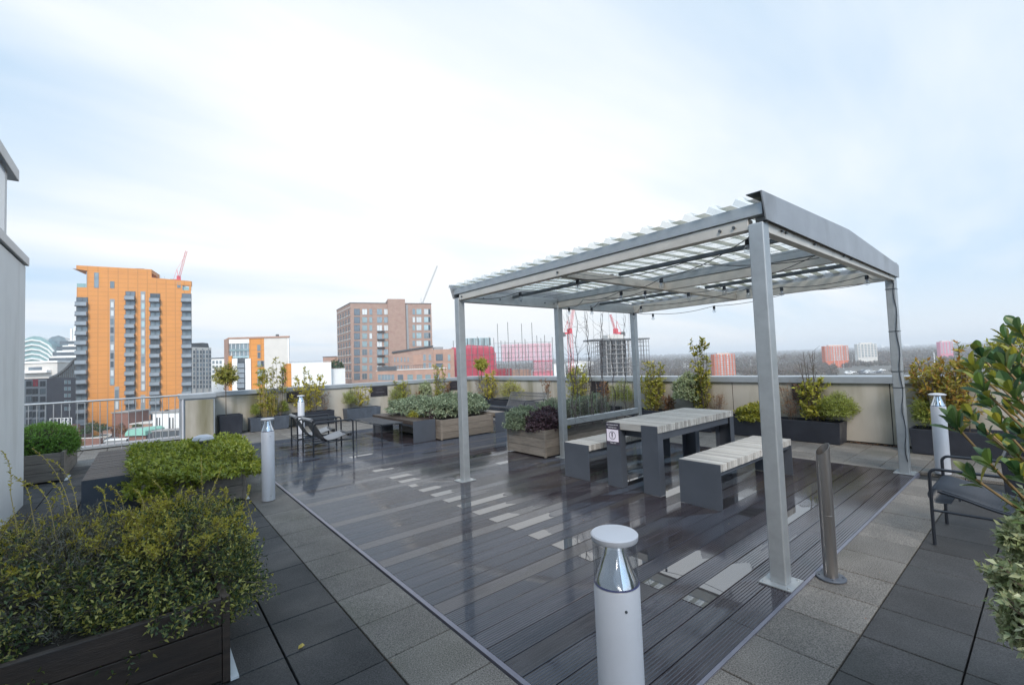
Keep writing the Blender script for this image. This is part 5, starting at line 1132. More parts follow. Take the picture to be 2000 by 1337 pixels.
# white framed hoarding with letters
T6 = Fac(98, 140, 98, 98, 'letter_frame', 'white square frames with the letters H and O on a low roof by the railing', 'sign'); z0, z1 = T6.zt(110, 831), T6.zt(110, 817)
T6.box('plinth', 'brick_red', 0, T6.W, .2, 2.0, 0, z0-.02)
b = MB(); n_ = 6; st_ = T6.W/n_
for k in range(n_+1): b.box(st_*k-.04, st_*k+.04, 0, .1, z0, z1)
b.box(-.04, T6.W+.04, -.01, .11, z1+.001, z1+.08); b.box(-.04, T6.W+.04, -.01, .11, z0-.01, z0+.06); b.build('frame', M['white_b'], T6.t)
b = MB(); uh = st_*3.5; b.box(uh-.26, uh-.16, -.1, -.02, z0+.2, z1-.2); b.box(uh+.16, uh+.26, -.1, -.02, z0+.2, z1-.2); b.box(uh-.16, uh+.16, -.1, -.02, (z0+z1)/2-.06, (z0+z1)/2+.06); b.build('letter', M['white_b'], T6.t)
b = MB(); uo = st_*5.2; zo = (z0+z1)/2; pts = [(uo+.34*math.cos(a), -.06, zo+.42*math.sin(a)) for a in np.linspace(0, 6.283, 17)]; b.tube(pts, .06, 6); b.build('letter', M['white_b'], T6.t)

# ---- dark block, curved glass hall, stepped office
T = Fac(30, 148, 104, 118, 'apartment_block', 'dark grey clad apartment block behind the railing at the left'); zt_ = T.zt(100, 738); ud = T.uz(90, 760)[0]
T.box('wall', 'dark_b', 0, T.W, 0, 18, 0, zt_); T.box('grey_bay', 'grey_b', 0, ud, -.001, -.15, 0, zt_-.3)
for pc in (55, 67.5, 82):
    for k in range(8):
        u0, z1 = T.uz(pc, 744+15*k); place(window_mesh(1.25, 1.35, random.choice(['g_dark', 'g_mid', 'g_dark']), 'dark_b2', 1), 'window', T.t, (u0, -.152, z1-1.3))
for pc in (128, 135):
    for k in range(5): u0, z1 = T.uz(pc, 742+13*k); place(window_mesh(.7, 1.0, 'g_light', 'grey_b', 0), 'window', T.t, (u0, -.002, z1-1.0))
u0, z1 = T.uz(68, 741); T.box('panel', 'red_steel', u0-.6, u0+.6, -.152, -.2, z1-1.6, z1)
T = Fac(22, 118, 225, 235, 'curved_glass_hall', 'pale green glass hall with overlapping curved roofs at the far left'); W_ = T.W
def arch(u0, u1, z0, h, v0, v1, name, m, n_=16):
    b = MB(); pr = [(u0, 0)]+[(u0+(u1-u0)*k/n_, z0+h*math.sin(math.pi*(.5*k/n_+.08))) for k in range(n_+1)]+[(u1, 0)]; b.prism(pr[::-1], v0, v1, 'y'); o = b.build(name, M[m], T.t); return pr
zr_ = T.zt(60, 700)
p1_ = [T.uz(x, y) for x, y in ((30, 672), (45, 664), (55, 659), (66, 656), (78, 657), (90, 663), (100, 672), (106, 690))]
b = MB(); b.prism(([(p1_[0][0], 0)]+p1_+[(p1_[-1][0], 0)])[::-1], 0, 18, 'y'); b.build('hall', M['green_glass'], T.t)
p2_ = [T.uz(x, y) for x, y in ((66, 662), (82, 653), (96, 650), (108, 654), (116, 664), (118, 700))]
b = MB(); b.prism(([(p2_[0][0], 0)]+p2_+[(p2_[-1][0], 0)])[::-1], 18.1, 40, 'y'); b.build('rear_hall', M['g_mid'], T.t)
for k in range(6):
    q = [T.uz(x, y+2+9*k) for x, y in ((34, 672), (48, 665), (62, 662), (78, 664), (94, 672), (105, 684))]; b = MB(); b.tube([(a, -.2, c) for a, c in q], .45, 5); b.build('roof_rib', M['white_b'], T.t)
T = Fac(84, 160, 200, 205, 'stepped_office', 'white office building stepping up in terraces towards the orange tower')
for k, (pl, pt) in enumerate(((112, 662), (105, 673), (98, 684), (91, 695), (86, 706))):
    u0, z1 = T.uz(pl, pt, 0); z0 = T.zt(pl, pt+11); v0 = 9-2*k
    T.box('storey', 'white_b', u0, T.W, v0, 22, 0 if k == 4 else z0-3, z1); T.pbox('window_band', 'g_dark', pl+5, pt+4, 150, pt+9.5, v0-.01, v0-.2)
u0, z1 = T.uz(131, 637, 5); z0 = T.zt(131, 662)
for d in (-1.0, .2): T.box('flue', 'white_b', u0+d, u0+d+.7, 10, 10.7, z0-1, z1-(.6 if d < 0 else 0))
T = Fac(26, 112, 178, 180, 'podium_building', 'low cream flat roofed building below the curved glass hall'); z1 = T.zt(70, 709); T.box('wall', 'cream_b', 0, T.W, 0, 14, 0, z1); T.box('fascia', 'white_b', -.3, T.W+.3, -.4, 14.2, z1+.002, z1+.8); T.pbox('window_band', 'g_dark', 56, 717, 82, 722); T.pbox('canopy', 'white_b', 48, 724, 100, 727, -.01, -2)
T = Fac(96, 152, 150, 152, 'sloping_roof_hall', 'building with a dark sweeping curved roof left of the orange tower'); q = [T.uz(x, y) for x, y in ((98, 738), (112, 732), (124, 724), (134, 715), (142, 706), (149, 699))]
b = MB(); b.tube([(a, 0, c) for a, c in q], .5, 6); b.build('roof_edge', M['roof_dark'], T.t)
b = MB(); b.prism([(q[0][0], 0)][:1]+[(T.W, 0)]+[(a, c-.3) for a, c in q[::-1]], .3, 12, 'y'); b.build('glazed_wall', M['g_mid'], T.t)
for k in range(12): x = 102+4*k; u0, _ = T.uz(x, 720); zz = np.interp(x, [98, 112, 124, 134, 142, 149], [a[1] for a in q]); T.box('mullion', 'roof_dark', u0-.12, u0+.12, -.05, -.25, 0, zz-.5)

# ---- grey tower and the white one beside it
T = Fac(374, 413, 205, 215, 'grey_tower', 'slim grey tower block with dark top next to the orange tower'); z1 = T.zt(390, 678); T.box('wall', 'cream_b', 0, T.W, 0, 16, 0, z1)
b = MB(); q = [T.uz(x, y) for x, y in ((374, 670), (398, 669), (408, 670), (410, 678))]; b.prism([(0, z1+.01), (T.W*.96, z1+.01)]+[(a, c) for a, c in q[::-1]], .5, 14, 'y'); b.build('roof_storey', M['roof_dark'], T.t)
for i, pc in enumerate((379, 386, 392, 398, 404, 410)):
    for k in range(9): u0, zz = T.uz(pc, 684+8.4*k); place(window_mesh(.85, 1.5, random.choice(['g_dark', 'g_mid', 'g_dark']), 'dark_b2', 0), 'window', T.t, (u0, -.002, zz-1.5))
for i, pc in enumerate((382.5, 395, 407)): u0, _ = T.uz(pc, 690); T.box('pilaster', 'grey_b', u0-.25, u0+.25, -.01, -.3, 0, z1-.5)
T = Fac(413, 441, 240, 240, 'white_block', 'small white apartment block seen between the grey tower and the orange topped block'); z1 = T.zt(425, 700); T.box('wall', 'white_b', 0, T.W, 0, 14, 0, z1); T.box('roof', 'roof_dark', -.2, T.W+.2, -.2, 14.2, z1+.002, z1+.5)
for pc in (417, 424, 431):
    for k in range(4): u0, zz = T.uz(pc, 704+9*k); place(window_mesh(1.2, 1.7, 'g_mid', 'grey_b', 0), 'window', T.t, (u0, -.002, zz-1.7))

# ---- orange and white block
T = Fac(447, 565, 108, 110, 'apartment_block', 'orange and white rendered apartment block with a glazed corner, below left of the brick tower'); z1 = T.zt(500, 657.5)
ug = lambda px: T.uz(px, 700)[0]
tbox(T, 'core', 'conc', .1, T.W-.1, .4, 12, 0, z1-.4, 564); A2 = PD(438, 720, 114); vv = (A2-T.A); vv.z = 0; uu = Vector((vv.dot(T.u), vv.dot(T.n), 0))
b = MB(); b.prism([(0, .0), (0, .5), (uu.x, uu.y+.5), (uu.x, uu.y)], 0, z1-.05, 'z'); b.build('return_wall', M['brick2'], T.t)
T.box('roof', 'brick2', -.1, T.W+.1, -.15, .45, z1-.38, z1)
def blk(name, m, pl, pr, pt, pb_=None, v0=.39, v1=0): return T.box(name, m, ug(pl), ug(pr), v0, v1, 0 if pb_ is None else T.zt(pl, pb_), T.zt(pl, pt))
blk('white_panel', 'white_b', 447.5, 487, 660, 671); blk('orange_bay', 'orange', 487.2, 516, 658); blk('grey_white_panel', 'cream_b', 516.2, 562, 659.5); blk('edge_pier', 'white_b', 562.2, 564.8, 659.5)
blk('glazed_bay', 'g_mid', 449, 486.5, 671.2, 700, .39, .2); blk('balustrade', 'g_light', 448, 486.5, 682, 686, .1, -.05); blk('balustrade', 'g_light', 448, 486.5, 696, 699, .1, -.05)
for k in range(5): blk('post', 'white_b', 452+8*k, 452.8+8*k, 671.3, 700, .18, .05)
blk('orange_pier', 'orange', 447.5, 454, 695, None, .1, -.4); blk('white_column', 'white_b', 454.2, 464.5, 700, None, .1, -.3); blk('recess', 'dark_b2', 464.7, 479.5, 700, None, .1, -.05); blk('white_column', 'white_b', 479.7, 490.5, 700, None, .1, -.3)
for k in range(5):
    u0, zz = T.uz(472, 709+9.7*k); place(balcony_mesh(1.6, 1.9, .5, 'g_rail', 'g_dark'), 'balcony', T.t, (u0, -.06, zz-1.2))
for (pl, pt, pr, pb_, g_) in ((502.5, 673, 509, 685, 'g_mid'), (503, 687.5, 509, 699, 'g_dark'), (503, 704, 509.5, 716, 'g_light'), (509.7, 704, 516, 716, 'g_dark'), (503, 722, 516, 735, 'g_light'), (552, 737, 556, 752, 'g_dark'), (503, 740, 516, 750, 'g_mid')):
    u0, z2 = T.uz(pl, pt); u1, z0 = T.uz(pr, pb_); place(window_mesh(u1-u0, z2-z0, g_, 'grey_b', 0), 'window', T.t, ((u0+u1)/2, -.003, z0))
u0, zz = T.uz(532, 654); T.box('roof_vent', 'dark_b2', u0-.3, u0+.3, 3, 3.6, z1+.002, z1+.7)
T = Fac(559, 647, 88, 92, 'white_box_building', 'plain white flat roofed building with an orange left edge'); z1 = T.zt(600, 708); u0 = T.uz(569, 720)[0]
T.box('orange_edge', 'orange', 0, u0, 0, 12, 0, z1-.05); T.box('wall', 'white_b', u0+.01, T.W, 0, 12, 0, z1)
b = MB(); b.tube([(0, .2, z1+.25), (T.W, .2, z1+.25)], .03, 5)
for k in range(12): b.tube([(T.W*k/11, .2, z1), (T.W*k/11, .2, z1+.25)], .02, 4)
b.build('roof_rail', M['galv'], T.t)
T = Fac(646.5, 674, 93, 95, 'white_box_building', 'lower plain white building between the larger white one and the brick tower'); z1 = T.zt(660, 720); T.box('wall', 'white_b', 0, T.W, 0, 10, 0, z1); T.box('parapet', 'cream_b', -.03, T.W+.03, -.03, 10, z1+.001, z1+.12)
T = Fac(631, 662, 200, 200, 'brick_block', 'small brown brick block left of the brick tower'); z1 = T.zt(645, 697); T.box('wall', 'brick2', 0, T.W, 0, 12, 0, z1); T.box('roof', 'roof_dark', -.1, T.W+.1, -.1, 12.1, z1+.001, z1+.3)
c = PD(652, 717, 150); f, s = dome((c.x, c.y, c.z-1), 3.4, 3.4, 3.2, 500, 8, .5, .3, 2, -.8, .8, 1.0, .25); s = np.concatenate([s, twig_quads(np.array([[c.x, c.y, GZ]]), np.array([[c.x, c.y, c.z-1]]), .3)])
t_ = thing('tree', 'dark green tree between the white building and the brick tower', 'tree', (c.x, c.y, GZ)); link('crown', np_mesh('crown', f), LM['tree'], t_, True); link('trunk', np_mesh('trunk', s), M['bark'], t_, True)

# ---- brick tower
T = Fac(687, 846, 158, 168, 'brick_tower', 'tall pinkish brick apartment tower with raised lift core'); z1 = T.zt(690, 592)
A2 = PD(660, 720, 176); vv = (A2-T.A); vv.z = 0; ux, uy = vv.dot(T.u), vv.dot(T.n)
b = MB(); b.prism([(0, 0), (T.W, 0), (T.W, 18), (ux, uy+4), (ux, uy)], 0, z1, 'z'); b.build('wall', M['brick'], T.t)
b = MB(); b.prism([(-.1, -.1), (T.W+.1, -.1), (T.W+.1, 18.1), (ux-.1, uy+4), (ux-.1, uy)], z1+.001, z1+.25, 'z'); b.build('roof', M['roof_dark'], T.t)
u0, z2 = T.uz(757, 583.5, -1.2); u1, _ = T.uz(791, 584, -1.2); T.box('lift_core', 'brick', u0, u1, -1.2, 8, 0, z2); T.pbox('metal_strip', 'grey_b', 792.5, 595, 799, 683, 0, -.1)
FH = (T.zt(720, 602)-T.zt(720, 736))/8.4
cols = [(697, 5, 'loggia', 1.7), (712, 4.6, 'g_light', 1.7), (724, 2.6, 'g_light', 1.0), (741, 4.6, 'g_light', 1.8), (754, 3.6, 'g_light', 1.5), (808, 3, 'g_light', 1.0), (818, 4.2, 'g_light', 1.9), (832, 3.6, 'g_light', 1.6), (838.5, 2, 'g_dark', .8)]
for (pc, hw, g_, w_) in cols:
    for k in range(9):
        u0, zz = T.uz(pc, 602+15.7*k*(1 if pc < 760 else .985)); 
        if pc > 800 and k > 5: continue
        if g_ == 'loggia':
            place(window_mesh(2.0, 2.35, 'g_dark', 'dark_b2', 1), 'loggia', T.t, (u0, -.003, zz-2.5))
        else: place(window_mesh(w_, 2.1, random.choice(['g_light', 'g_light', 'g_white', 'g_mid']) if g_ == 'g_light' else g_, 'grey_b', 1 if w_ > 1.2 else 0), 'window', T.t, (u0, -.003, zz-2.3))
for k in (2, 3, 4, 5, 6): u0, zz = T.uz(743, 602+15.7*k); T.box('balcony', 'dark_b2', u0-1.2, u0+1.4, -.1, -1.1, zz-2.55, zz-2.35)
# side facade windows
sw = thing('x', None, None); bpy.data.objects.remove(sw)
side = Vector((ux, uy, 0)); sl_ = side.length; sa = math.atan2(-uy, -ux)
for i in range(5):
    for k in range(9):
        q = side*(1-(i+.55)/5.1); zz = T.zt(690, 604+15.5*k)
        place(window_mesh(1.5, 2.1, 'g_dark', 'dark_b2', 0), 'side_window', T.t, (q.x, q.y, zz-2.1), sa)
for k in range(10): zz = T.zt(690, 600+15.5*k); b = MB(); q = side; b._add([(0, 0, zz), (q.x, q.y, zz), (q.x, q.y, zz+.3), (0, 0, zz+.3), (-.05, -.12, zz), (q.x-.08, q.y-.1, zz), (q.x-.08, q.y-.1, zz+.3), (-.05, -.12, zz+.3)], [(4, 5, 6, 7), (0, 1, 5, 4), (3, 2, 6, 7)]); b.build('string_course', M['cream_b'], T.t)
# ---- lower brick building
T = Fac(768, 888, 138, 142, 'brick_building', 'lower brick apartment building with sloping dark roof edge in front of the tower'); zl = T.zt(770, 689.5); zm = T.zt(846, 677); um = T.uz(846, 700)[0]; zr = T.zt(870, 681.5)
b = MB(); b.prism([(0, 0), (um, 0), (um, zm), (0, zl)], 0, 14, 'y'); b.build('wall', M['brick'], T.t); T.box('wing', 'brick2', um+.01, T.W, .3, 14, 0, zr)
b = MB(); b.prism([(-.3, zl), (um+.1, zm), (um+.1, zm+.45), (-.3, zl+.5)], -.4, 14.2, 'y'); b.build('roof', M['roof_dark'], T.t)
T.box('roof_box', 'grey_b', um+.3, um+3.4, 3, 6, zr+.01, zr+.9)
for pc in (771, 777, 784, 790.5, 797): 
    for k, yy in enumerate((697, 712)): u0, zz = T.uz(pc, yy); place(window_mesh(.55, 1.6, 'g_mid', 'brick2', 0), 'window', T.t, (u0, -.003, zz-1.6))
for pc in (829, 839.5):
    for yy in (692, 708): u0, zz = T.uz(pc, yy); place(window_mesh(.8, 1.9, 'g_mid', 'grey_b', 0), 'window', T.t, (u0, -.003, zz-1.9))
for yy in (691, 709, 726): u0, zz = T.uz(858, yy); place(window_mesh(2.2, 2.1, 'g_dark', 'dark_b2', 2), 'window', T.t, (u0, .297, zz-2.1))
for yy in (692, 709, 728): u0, zz = T.uz(877, yy); place(window_mesh(.8, 2.0, 'g_light', 'grey_b', 0), 'window', T.t, (u0, .297, zz-2.0))
T.pbox('pale_panel', 'brick2', 807, 693, 826, 712)
T = Fac(735, 872, 118, 121, 'brick_terrace', 'lowest brick wing with dark terrace rail just above the left parapet'); z1 = T.zt(790, 722.5); T.box('wall', 'brick2', 0, T.W, 0, 12, 0, z1); T.box('parapet', 'cream_b', -.1, T.W+.1, -.1, 12, z1+.001, z1+.2)
T.pbox('terrace_rail', 'dark_b2', 737, 716, 775, 722.3, -.0, -.2)
b = MB(); ua = T.uz(776, 716)[0]
for k in range(14): b.box(ua+k*.6, ua+k*.6+.05, .1, .15, z1+.2, z1+1.1)
b.box(ua, ua+8, .1, .15, z1+1.1, z1+1.17); b.build('fence', M['dark_b2'], T.t)
for i, (pc, g_) in enumerate(((741, 'g_mid'), (748, 'g_mid'), (754, 'g_mid'), (760, 'g_mid'), (767, 'g_mid'), (782, 'g_dark'), (801, 'g_light'), (819, 'g_light'), (836, 'g_light'), (852, 'g_mid'))):
    u0, zz = T.uz(pc, 731); place(window_mesh(.8 if i < 5 else 1.5, 1.5, g_, 'grey_b', 0), 'window', T.t, (u0, -.003, zz-1.5))

# ---- red netted scaffold building
T = Fac(883, 1079, 150, 160, 'scaffolded_building', 'building site wrapped in red and pink netting with tall scaffold poles')
ug = lambda px, y=700: T.uz(px, y)[0]
T.box('shell', 'conc', ug(886), ug(968), 1.2, 14, 0, T.zt(920, 678)); T.box('shell', 'brick2', ug(968), ug(1040), 2.2, 14, 0, T.zt(1000, 722)); T.box('steel_deck', 'red_steel', ug(958), ug(1000), 1.0, 3, T.zt(980, 734), T.zt(980, 720))
T.box('plant_screen', 'g_light', ug(914), ug(964), 3, 9, T.zt(940, 674), T.zt(940, 658.5))
for k in range(9): u0 = ug(917+5.6*k); T.box('screen_fin', 'grey_b' if k % 2 else 'dark_b2', u0-.12, u0+.12, 2.8, 2.99, T.zt(940, 673), T.zt(940, 659))
b = MB(); b.prism([(ug(883), 0), (ug(969), 0), (ug(969), T.zt(969, 690)), (ug(962), T.zt(962, 676)), (ug(914), T.zt(914, 673)), (ug(905), T.zt(905, 679)), (ug(883), T.zt(883, 678))], 0, .03, 'y'); b.build('netting', M['net_red'], T.t)
b = MB(); b.box(ug(980), ug(1078), .0, .03, T.zt(1030, 704), T.zt(1030, 671)); b.box(ug(1042), ug(1078), .1, .13, 0, T.zt(1060, 704.5)); b.build('netting', M['net_pink'], T.t)
b = MB(); b.box(ug(1040), ug(1079), -.05, .0, T.zt(1060, 705.5), T.zt(1060, 703.5)); b.box(ug(940), ug(969), -.05, .0, T.zt(955, 707), T.zt(955, 705)); b.box(ug(1040), ug(1079), .2, .24, 0, T.zt(1060, 724)); b.build('red_band', M['net_red'], T.t)
for px, yt in ((885, 665), (897, 680), (908, 676), (920, 660), (932, 657), (943, 660), (955, 658), (964, 660), (971, 632), (978, 665), (986, 666), (991, 629), (998, 672), (1005, 664), (1012, 670), (1018, 632), (1025, 662), (1031, 672), (1038, 630), (1048, 655), (1056, 660), (1063, 654), (1072, 668), (1078, 658)):
    u0, zz = T.uz(px, yt); b = MB(); b.box(u0-.09, u0+.09, -.24, -.10, 0, zz); b.build('scaffold_pole', M['pole'], T.t)
for yy, x0_, x1_ in ((669.5, 964, 1078), (677, 972, 1078), (688.5, 962, 1078), (698, 966, 1078), (705, 968, 1045), (712, 884, 1044), (722, 968, 1078), (728, 995, 1078), (690, 886, 966), (700, 886, 966)):
    b = MB(); b.box(ug(x0_), ug(x1_), -.26, -.21, T.zt(1000, yy)-.05, T.zt(1000, yy)+.05); b.build('scaffold_ledger', M['pole'], T.t)
for k in range(9):
    b = MB(); xa = 972+11.5*k; a = T.uz(xa, 706); c = T.uz(xa+(9 if k % 2 else -7), 730); b.tube([(a[0], .5, a[1]), (c[0], .5, c[1])], .09, 4); b.build('brace', M['conc' if k % 3 else 'pole'], T.t)
T.pbox('column', 'conc', 991.5, 686, 995, 740, .3, -.1, zb=0)

# ---- lattice cranes
def lattice(b, p0, p1, w_, n_, up=Vector((0, 0, 1)), r=.08):
    d = (p1-p0).normalized(); x = d.cross(up if abs(d.dot(up)) < .9 else Vector((1, 0, 0))).normalized(); y = d.cross(x); cs = [x*w_/2+y*w_/2, -x*w_/2+y*w_/2, -x*w_/2-y*w_/2, x*w_/2-y*w_/2]
    for c_ in cs: b.tube([p0+c_, p1+c_], r, 4)
    for k in range(n_):
        a, e = p0.lerp(p1, k/n_), p0.lerp(p1, (k+1)/n_)
        for j in range(4): b.tube([a+cs[j], e+cs[(j+1) % 4]], r*.6, 3)
def crane(label, pxm, D, y_base, y_cab, jib, m, mw=1.8, counter=None, jw=1.0, group=None):
    base = PD(pxm, 720, D); cab = PD(pxm, y_cab, D); x, y = base.x, base.y; t_ = thing('tower_crane', label, 'crane', (x, y, GZ)); zc_ = cab.z; rr = D/2600
    b = MB(); lattice(b, Vector((x, y, GZ)), Vector((x, y, zc_)), mw, 26, r=rr); b.build('mast', M[m], t_, True)
    tip = PD(*jib, D) if len(jib) == 2 else PD(jib[0], jib[1], jib[2]); b = MB(); lattice(b, Vector((x, y, zc_+.5)), tip, jw, 22, r=rr*.8); b.build('jib', M[m], t_, True)
    dx = (_r*-1 if tip.dot(_r) > Vector((x, y, zc_)).dot(_r) else _r).copy(); dx.z = 0; dx.normalize()
    b = MB(); c_ = Vector((x, y, zc_)); b.tube([c_, c_+dx*4*mw/1.8], mw*.35, 4); b.build('counter_jib', M[m], t_, True)
    b = MB(); q = c_+dx*3.4*mw/1.8; b.box(-1*mw/1.8, 1*mw/1.8, -1*mw/1.8, 1*mw/1.8, -1.6*mw/1.8, .6, T=Matrix.Translation(q)); b.build('counterweight', M['conc_d'], t_, True)
    b = MB(); b.box(-.9*mw/1.8, .9*mw/1.8, -.9*mw/1.8, .9*mw/1.8, -.2, 2.2*mw/1.8, T=Matrix.Translation(c_)); b.build('cab', M[m], t_, True)
    b = MB(); ap = c_+Vector((0, 0, 6*mw/1.8))+dx*1.2; b.tube([c_, ap], rr*1.5, 4); b.tube([c_+dx*3*mw/1.8, ap], rr, 4); b.tube([ap, tip.lerp(c_, .15)], rr*.6, 3); b.build('a_frame', M[m], t_, True)
crane('red luffing crane rising from behind the right end of the orange tower', 350, 300, 760, 545, (364, 490), 'crane_red', 2.2)
crane('pale distant crane above the brick tower', 829, 420, 700, 592, (854, 519), 'crane_pale', 1.6, jw=.9)
crane('tall red crane mast seen between the middle and rear pergola posts', 1116, 290, 730, 650, (1121, 598), 'crane_red', 2.4, jw=1.2)
crane('red crane perched behind the concrete frame building', 1206, 300, 730, 650, (1192, 614), 'crane_red', 2.4)
# ---- concrete frame building
T = Fac(1163, 1271, 240, 250, 'concrete_frame', 'half built concrete frame tower with scaffold on both sides')
ug = lambda px, y=700: T.uz(px, y)[0]; c0, c1 = ug(1186), ug(1234)
T.box('core', 'conc_d', c0+2, c1-1, 4, 12, 0, T.zt(1210, 662)); T.box('core_top', 'cream_b', ug(1198), ug(1229), 5, 11, T.zt(1210, 662), T.zt(1210, 652)); T.box('top_deck', 'conc_d', ug(1163), ug(1271), 0, 14, T.zt(1215, 663.5), T.zt(1215, 660.5))
for k in range(9): z_ = T.zt(1210, 672+9*k); T.box('floor_slab', 'conc', c0, c1, .5, 13, z_-.35, z_)
for px in (1187, 1195, 1206, 1218, 1231): u0 = ug(px); T.box('column', 'conc', u0-.35, u0+.35, .9, 1.6, 0, T.zt(1206, 663.6))
for i, px in enumerate((1164.5, 1169, 1173, 1177, 1181, 1190, 1200, 1212, 1224, 1240, 1246, 1252, 1258, 1264, 1269)): u0 = ug(px); b = MB(); b.box(u0-.1, u0+.1, .2, .4, 0, T.zt(px, 661)); b.box(u0-.1, u0+.1, 5.2, 5.4, 0, T.zt(px, 662)); b.build('scaffold_pole', M['pole'], T.t)
for k in range(9):
    z_ = T.zt(1210, 668+8.7*k)
    for (a_, e_) in ((ug(1164), c0-.2), (c1+.2, ug(1269.5))):
        for v_ in (.1, 5): T.box('scaffold_ledger', 'pole', a_, e_, v_, v_+.2, z_-.1, z_+.12)

# ---- distant towers
def slab_tower(label, pl, pr, yt, yb, D, m, glass, cols_, rows, band=None):
    T = Fac(pl, pr, D, D*1.01, 'distant_block', label, py=(yt+yb)/2); z1 = T.zt((pl+pr)/2, yt); T.box('wall', m, 0, T.W, 0, 3.5, 0, z1); T.box('roof', 'cream_b', T.W*.2, T.W*.8, .6, 3.0, z1+.01, z1+D*.0025)
    w_ = T.W/cols_; h_ = (z1-T.zt((pl+pr)/2, yb))/rows
    for i in range(cols_):
        T.box('window_column', glass, w_*(i+.22), w_*(i+.78), -.2, -.02, max(0, z1-h_*rows), z1-h_*.25)
    for k in range(rows): T.box('floor_band', m, .02, T.W-.02, -.32, -.21, z1-h_*(k+1.2), z1-h_*(k+.85))
    return T
M['far_orange'] = mat('orange red distant cladding', (.52, .12, .05), .7, 0, .1, .05); M['far_pink'] = mat('pink distant cladding', (.55, .17, .24), .7, 0, .1, .05)
slab_tower('orange red distant block right of the tallest shrub', 1395, 1436, 691, 735, 330, 'far_orange', 'g_light', 7, 10)
slab_tower('orange red distant block with pale roof, left of the right pergola post', 1611, 1657, 675, 704, 430, 'far_orange', 'g_light', 9, 7)
T = slab_tower('pale grey banded distant block beside the orange red one', 1675, 1713, 671, 697, 480, 'cream_b', 'g_mid', 6, 8)
slab_tower('pink distant tower with grey edge at the far right horizon', 1836, 1861, 667, 690, 540, 'far_pink', 'g_light', 4, 6)
for i, (pl, pr, yt, D) in enumerate(((1328, 1346, 708, 700), (1364, 1392, 708, 760), (1776, 1792, 686, 1700), (1082, 1104, 711, 420), (1108, 1160, 709, 600), (1768, 1780, 671, 2600), (1725, 1731, 673, 2600), (1905, 1925, 701, 700), (1940, 1950, 702, 650))):
    T = Fac(pl, pr, D, D, 'distant_shed', ['small white shed among the trees left of the tallest shrub', 'pale low building behind the tallest shrub', 'thin white roof in the trees right of the pergola', 'white warehouse left of the middle pergola post', 'long pale warehouse behind the trellis wires', 'faint white block on the right horizon', 'faint pale block on the horizon beside the right post', 'white gabled house near the right edge', 'small white house at the right edge'][i]); z1 = T.zt(pl, yt); T.box('wall', 'white_b', 0, T.W, 0, 14, 0, z1)
    b = MB(); b.prism([(-.4, z1+.01), (T.W+.4, z1+.01), (T.W+.4, z1+.4), (T.W/2, z1+.4+T.W*.06), (-.4, z1+.4)], -.4, 14.4, 'y'); b.build('roof', M['cream_b'], T.t)
T = Fac(1762, 1798, 400, 402, 'red_shed', 'low faded red building just above the parapet beside the right post'); z1 = T.zt(1780, 722); T.box('wall', 'far_pink', 0, T.W, 0, 12, 0, z1); T.box('roof', 'cream_b', -.3, T.W+.3, -.3, 12, z1+.01, z1+1.2)
# ---- street lamps and cars on the far car park
lamp = thing('street_lamp', 'tall pale lamp mast beyond the parapet, one of a row near the car park', 'street lamp', (0, 0, 0), 0, 'lamp masts near the far car park')
b = MB(); b.tube([(0, 0, 0), (0, 0, 11)], [.16, .09], 6); b.build('mast', M['crane_pale'], lamp); b = MB(); b.box(-1.1, 1.1, -.2, .2, 11.0, 11.25); b.build('lamp_head', M['crane_pale'], lamp)
first = True
for (px, D) in ((1631, 380), (1639, 400), (1648, 390), (1666, 430), (1674, 450), (1696, 440), (1711, 430), (1467, 420), (1488, 430), (1494, 440)):
    p = PD(px, 720, D); loc = (p.x, p.y, GZ)
    if first: lamp.location = loc; first = False
    else: copy_tree(lamp, loc)
T_ = thing('flag_mast', 'single white mast standing left of the golden red shrub', 'mast', tuple(PD(1826, 715, 320))); p = PD(1826, 715, 320)
b = MB(); z1 = PD(1826, 687, 320).z; b.tube([(p.x, p.y, GZ), (p.x, p.y, z1)], [.35, .2], 6); b.build('pole', M['white_b'], T_, True)
car = thing('parked_car', 'parked car on the far car park beyond the long planter', 'car', (0, 0, 0), 0, 'cars parked on the far car park')
def car_body(mname):
    b = MB(); b.prism([(-2.1, .35), (2.1, .35), (2.15, .8), (1.2, .95), (.6, 1.45), (-1.1, 1.5), (-1.9, .98), (-2.15, .9)], -.85, .85, 'y'); me = b.mesh('body'); me.materials.append(M[mname]); return me
bodies = [car_body(k) for k in ('white_b', 'grey_b', 'dark_b', 'cream_b')]
bo = place(bodies[0], 'body', car); b = MB(); b.prism([(1.1, 1.0), (.58, 1.4), (-1.05, 1.44), (-1.7, 1.02)], -.87, .87, 'y'); b.build('windows', M['g_dark'], car)
wm_ = MB(); wm_.lathe([(.33, -.1), (.33, .1)], (0, 0, 0), 12); wm_ = wm_.mesh('wheel'); wm_.materials.append(M['dark_b'])
for x in (-1.35, 1.35):
    for y in (-.8, .8): wq = place(wm_, 'wheel', car, (x, y, .33)); wq.rotation_euler = (R(90), 0, 0)
first = True
for k in range(26):
    px = 1655+random.random()*75; py = 724+random.random()*7; p = G(px, py, GZ); loc = (p.x, p.y, GZ+.03)
    if first: car.location = loc; car.rotation_euler = (0, 0, R(140)); first = False; c2 = car
    else: c2 = copy_tree(car, loc, R(140)+random.choice([0, math.pi])); [setattr(ch, 'data', bodies[k % 4]) for ch in c2.children if ch.name.startswith('body')]
van = [(182, 866), (205, 857), (216, 866), (228, 858)]
